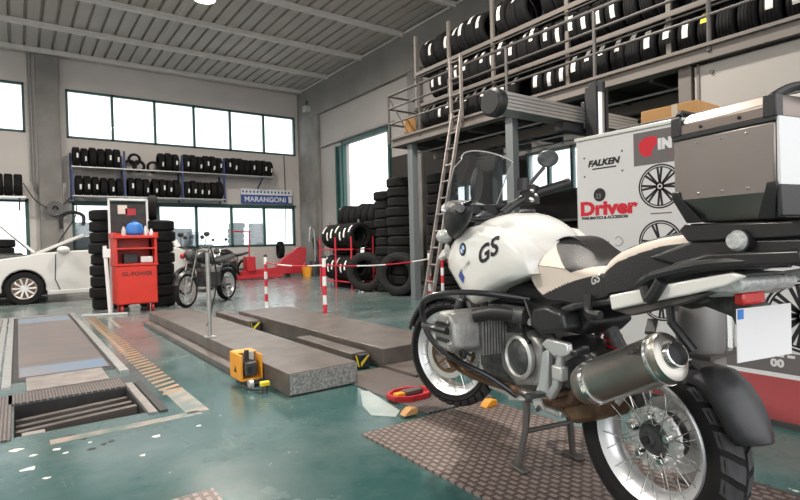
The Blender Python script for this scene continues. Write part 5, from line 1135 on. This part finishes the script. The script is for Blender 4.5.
b=MB(); b.lathe([(0,-.016),(.060,-.012),(.072,.0),(.062,.010),(0,.012)],(0,0,0),(1,0,0),24); o=b.build('mirror',M_blk,BK,loc=(.72,.285,1.330),rot=(0,R(-8),R(33))); o.scale=(1,.75,1.25)
# hand guard and padded cover at the left bar
b=MB(); b.loft([[(x,y0+math.cos(a)*w*.45,z+math.sin(a)*h) for a in [2*PI*k/14 for k in range(14)]] for x,y0,w,h,z in ((.78,.28,.03,.02,1.225),(.82,.285,.07,.05,1.205),(.89,.28,.12,.080,1.195),(.97,.26,.15,.098,1.185),(1.06,.21,.15,.095,1.18),(1.12,.17,.08,.05,1.18))])
b.build('hand_guard',M_blk,BK,smooth=70)
MB().tube([(1.05,.16,1.17),(1.20,.14,1.10),(1.28,.10,.98)],.008,n=6,smooth=4).build('cable',M_blk,BK)
MB().tube([(1.12,.14,1.24),(1.25,.15,1.20),(1.27,.12,1.04),(1.22,.11,.90)],.008,n=6,smooth=4).build('cable',M_blk,BK)
MB().sphere((1.20,.20,1.10),.05,12,(1.3,.8,.8)).build('turn_indicator',M_clear,BK)
# warning tripod of clutter in front: oil cooler and horn under the beak
MB().box(1.16,1.22,-.10,.10,.86,.98).build('oil_cooler',M_castd,BK,bevel=.008)
MB().lathe([(0,.02),(.035,.015),(.04,0),(0,0)],(1.27,.06,.92),(0,1,0),18).build('horn',M_castd,BK)
WORLD=2.2; LP=380; EXPO=.43
# ------------------------------------------------------------------ camera, sky, lights
cd=bpy.data.cameras.new('camera'); cam=bpy.data.objects.new('camera',cd); COL.objects.link(cam); SC.camera=cam
cd.sensor_fit='HORIZONTAL'; cd.sensor_width=36; cd.lens=36*529/800; cd.clip_end=300; cd.clip_start=.05
yaw,pitch,roll=R(35.9),R(-.76),R(1.5)
f=V((math.sin(yaw)*math.cos(pitch),math.cos(yaw)*math.cos(pitch),math.sin(pitch))); r0=V((math.cos(yaw),-math.sin(yaw),0)); u0=r0.cross(f)*1
r=r0*math.cos(roll)-u0*math.sin(roll); u=u0*math.cos(roll)+r0*math.sin(roll)
cam.matrix_world=Matrix(((r.x,u.x,-f.x,0),(r.y,u.y,-f.y,0),(r.z,u.z,-f.z,1.07),(0,0,0,1)))
w=bpy.data.worlds.new('overcast_sky'); SC.world=w; w.use_nodes=True; nt=w.node_tree; bg=nt.nodes['Background']
tc=nt.nodes.new('ShaderNodeTexCoord'); sp=nt.nodes.new('ShaderNodeSeparateXYZ'); nt.links.new(tc.outputs['Generated'],sp.inputs[0])
rp=nt.nodes.new('ShaderNodeValToRGB'); rp.color_ramp.elements[0].position=0; rp.color_ramp.elements[0].color=(.94,.93,.93,1); rp.color_ramp.elements[1].position=.6; rp.color_ramp.elements[1].color=(.97,.97,.99,1)
nt.links.new(sp.outputs[2],rp.inputs[0]); nt.links.new(rp.outputs[0],bg.inputs[0]); bg.inputs[1].default_value=WORLD
def lamp(x,y,z,p,size=.5,col=(1,.93,.84)):
    l=bpy.data.lights.new('high_bay_light','AREA'); l.shape='DISK'; l.size=size; l.energy=p; l.color=col
    o=bpy.data.objects.new('high_bay_light',l); COL.objects.link(o); o.location=(x,y,z); return o
lamp(3.45,11.75,6.40,LP)
for x,y in ((-3.5,11.75),(-3.5,4.5),(3.45,4.5)):
    lamp(x,y,6.40,LP)
SC.view_settings.view_transform='Standard'; SC.view_settings.look='None'; SC.view_settings.gamma=1; SC.view_settings.exposure=EXPO
SC.view_settings.use_curve_mapping=False
n=20
for o in list(COL.objects):
    if o.name.startswith('trim_') and not o.name[5:].isdigit(): o.name='trim_%d'%n; n+=1
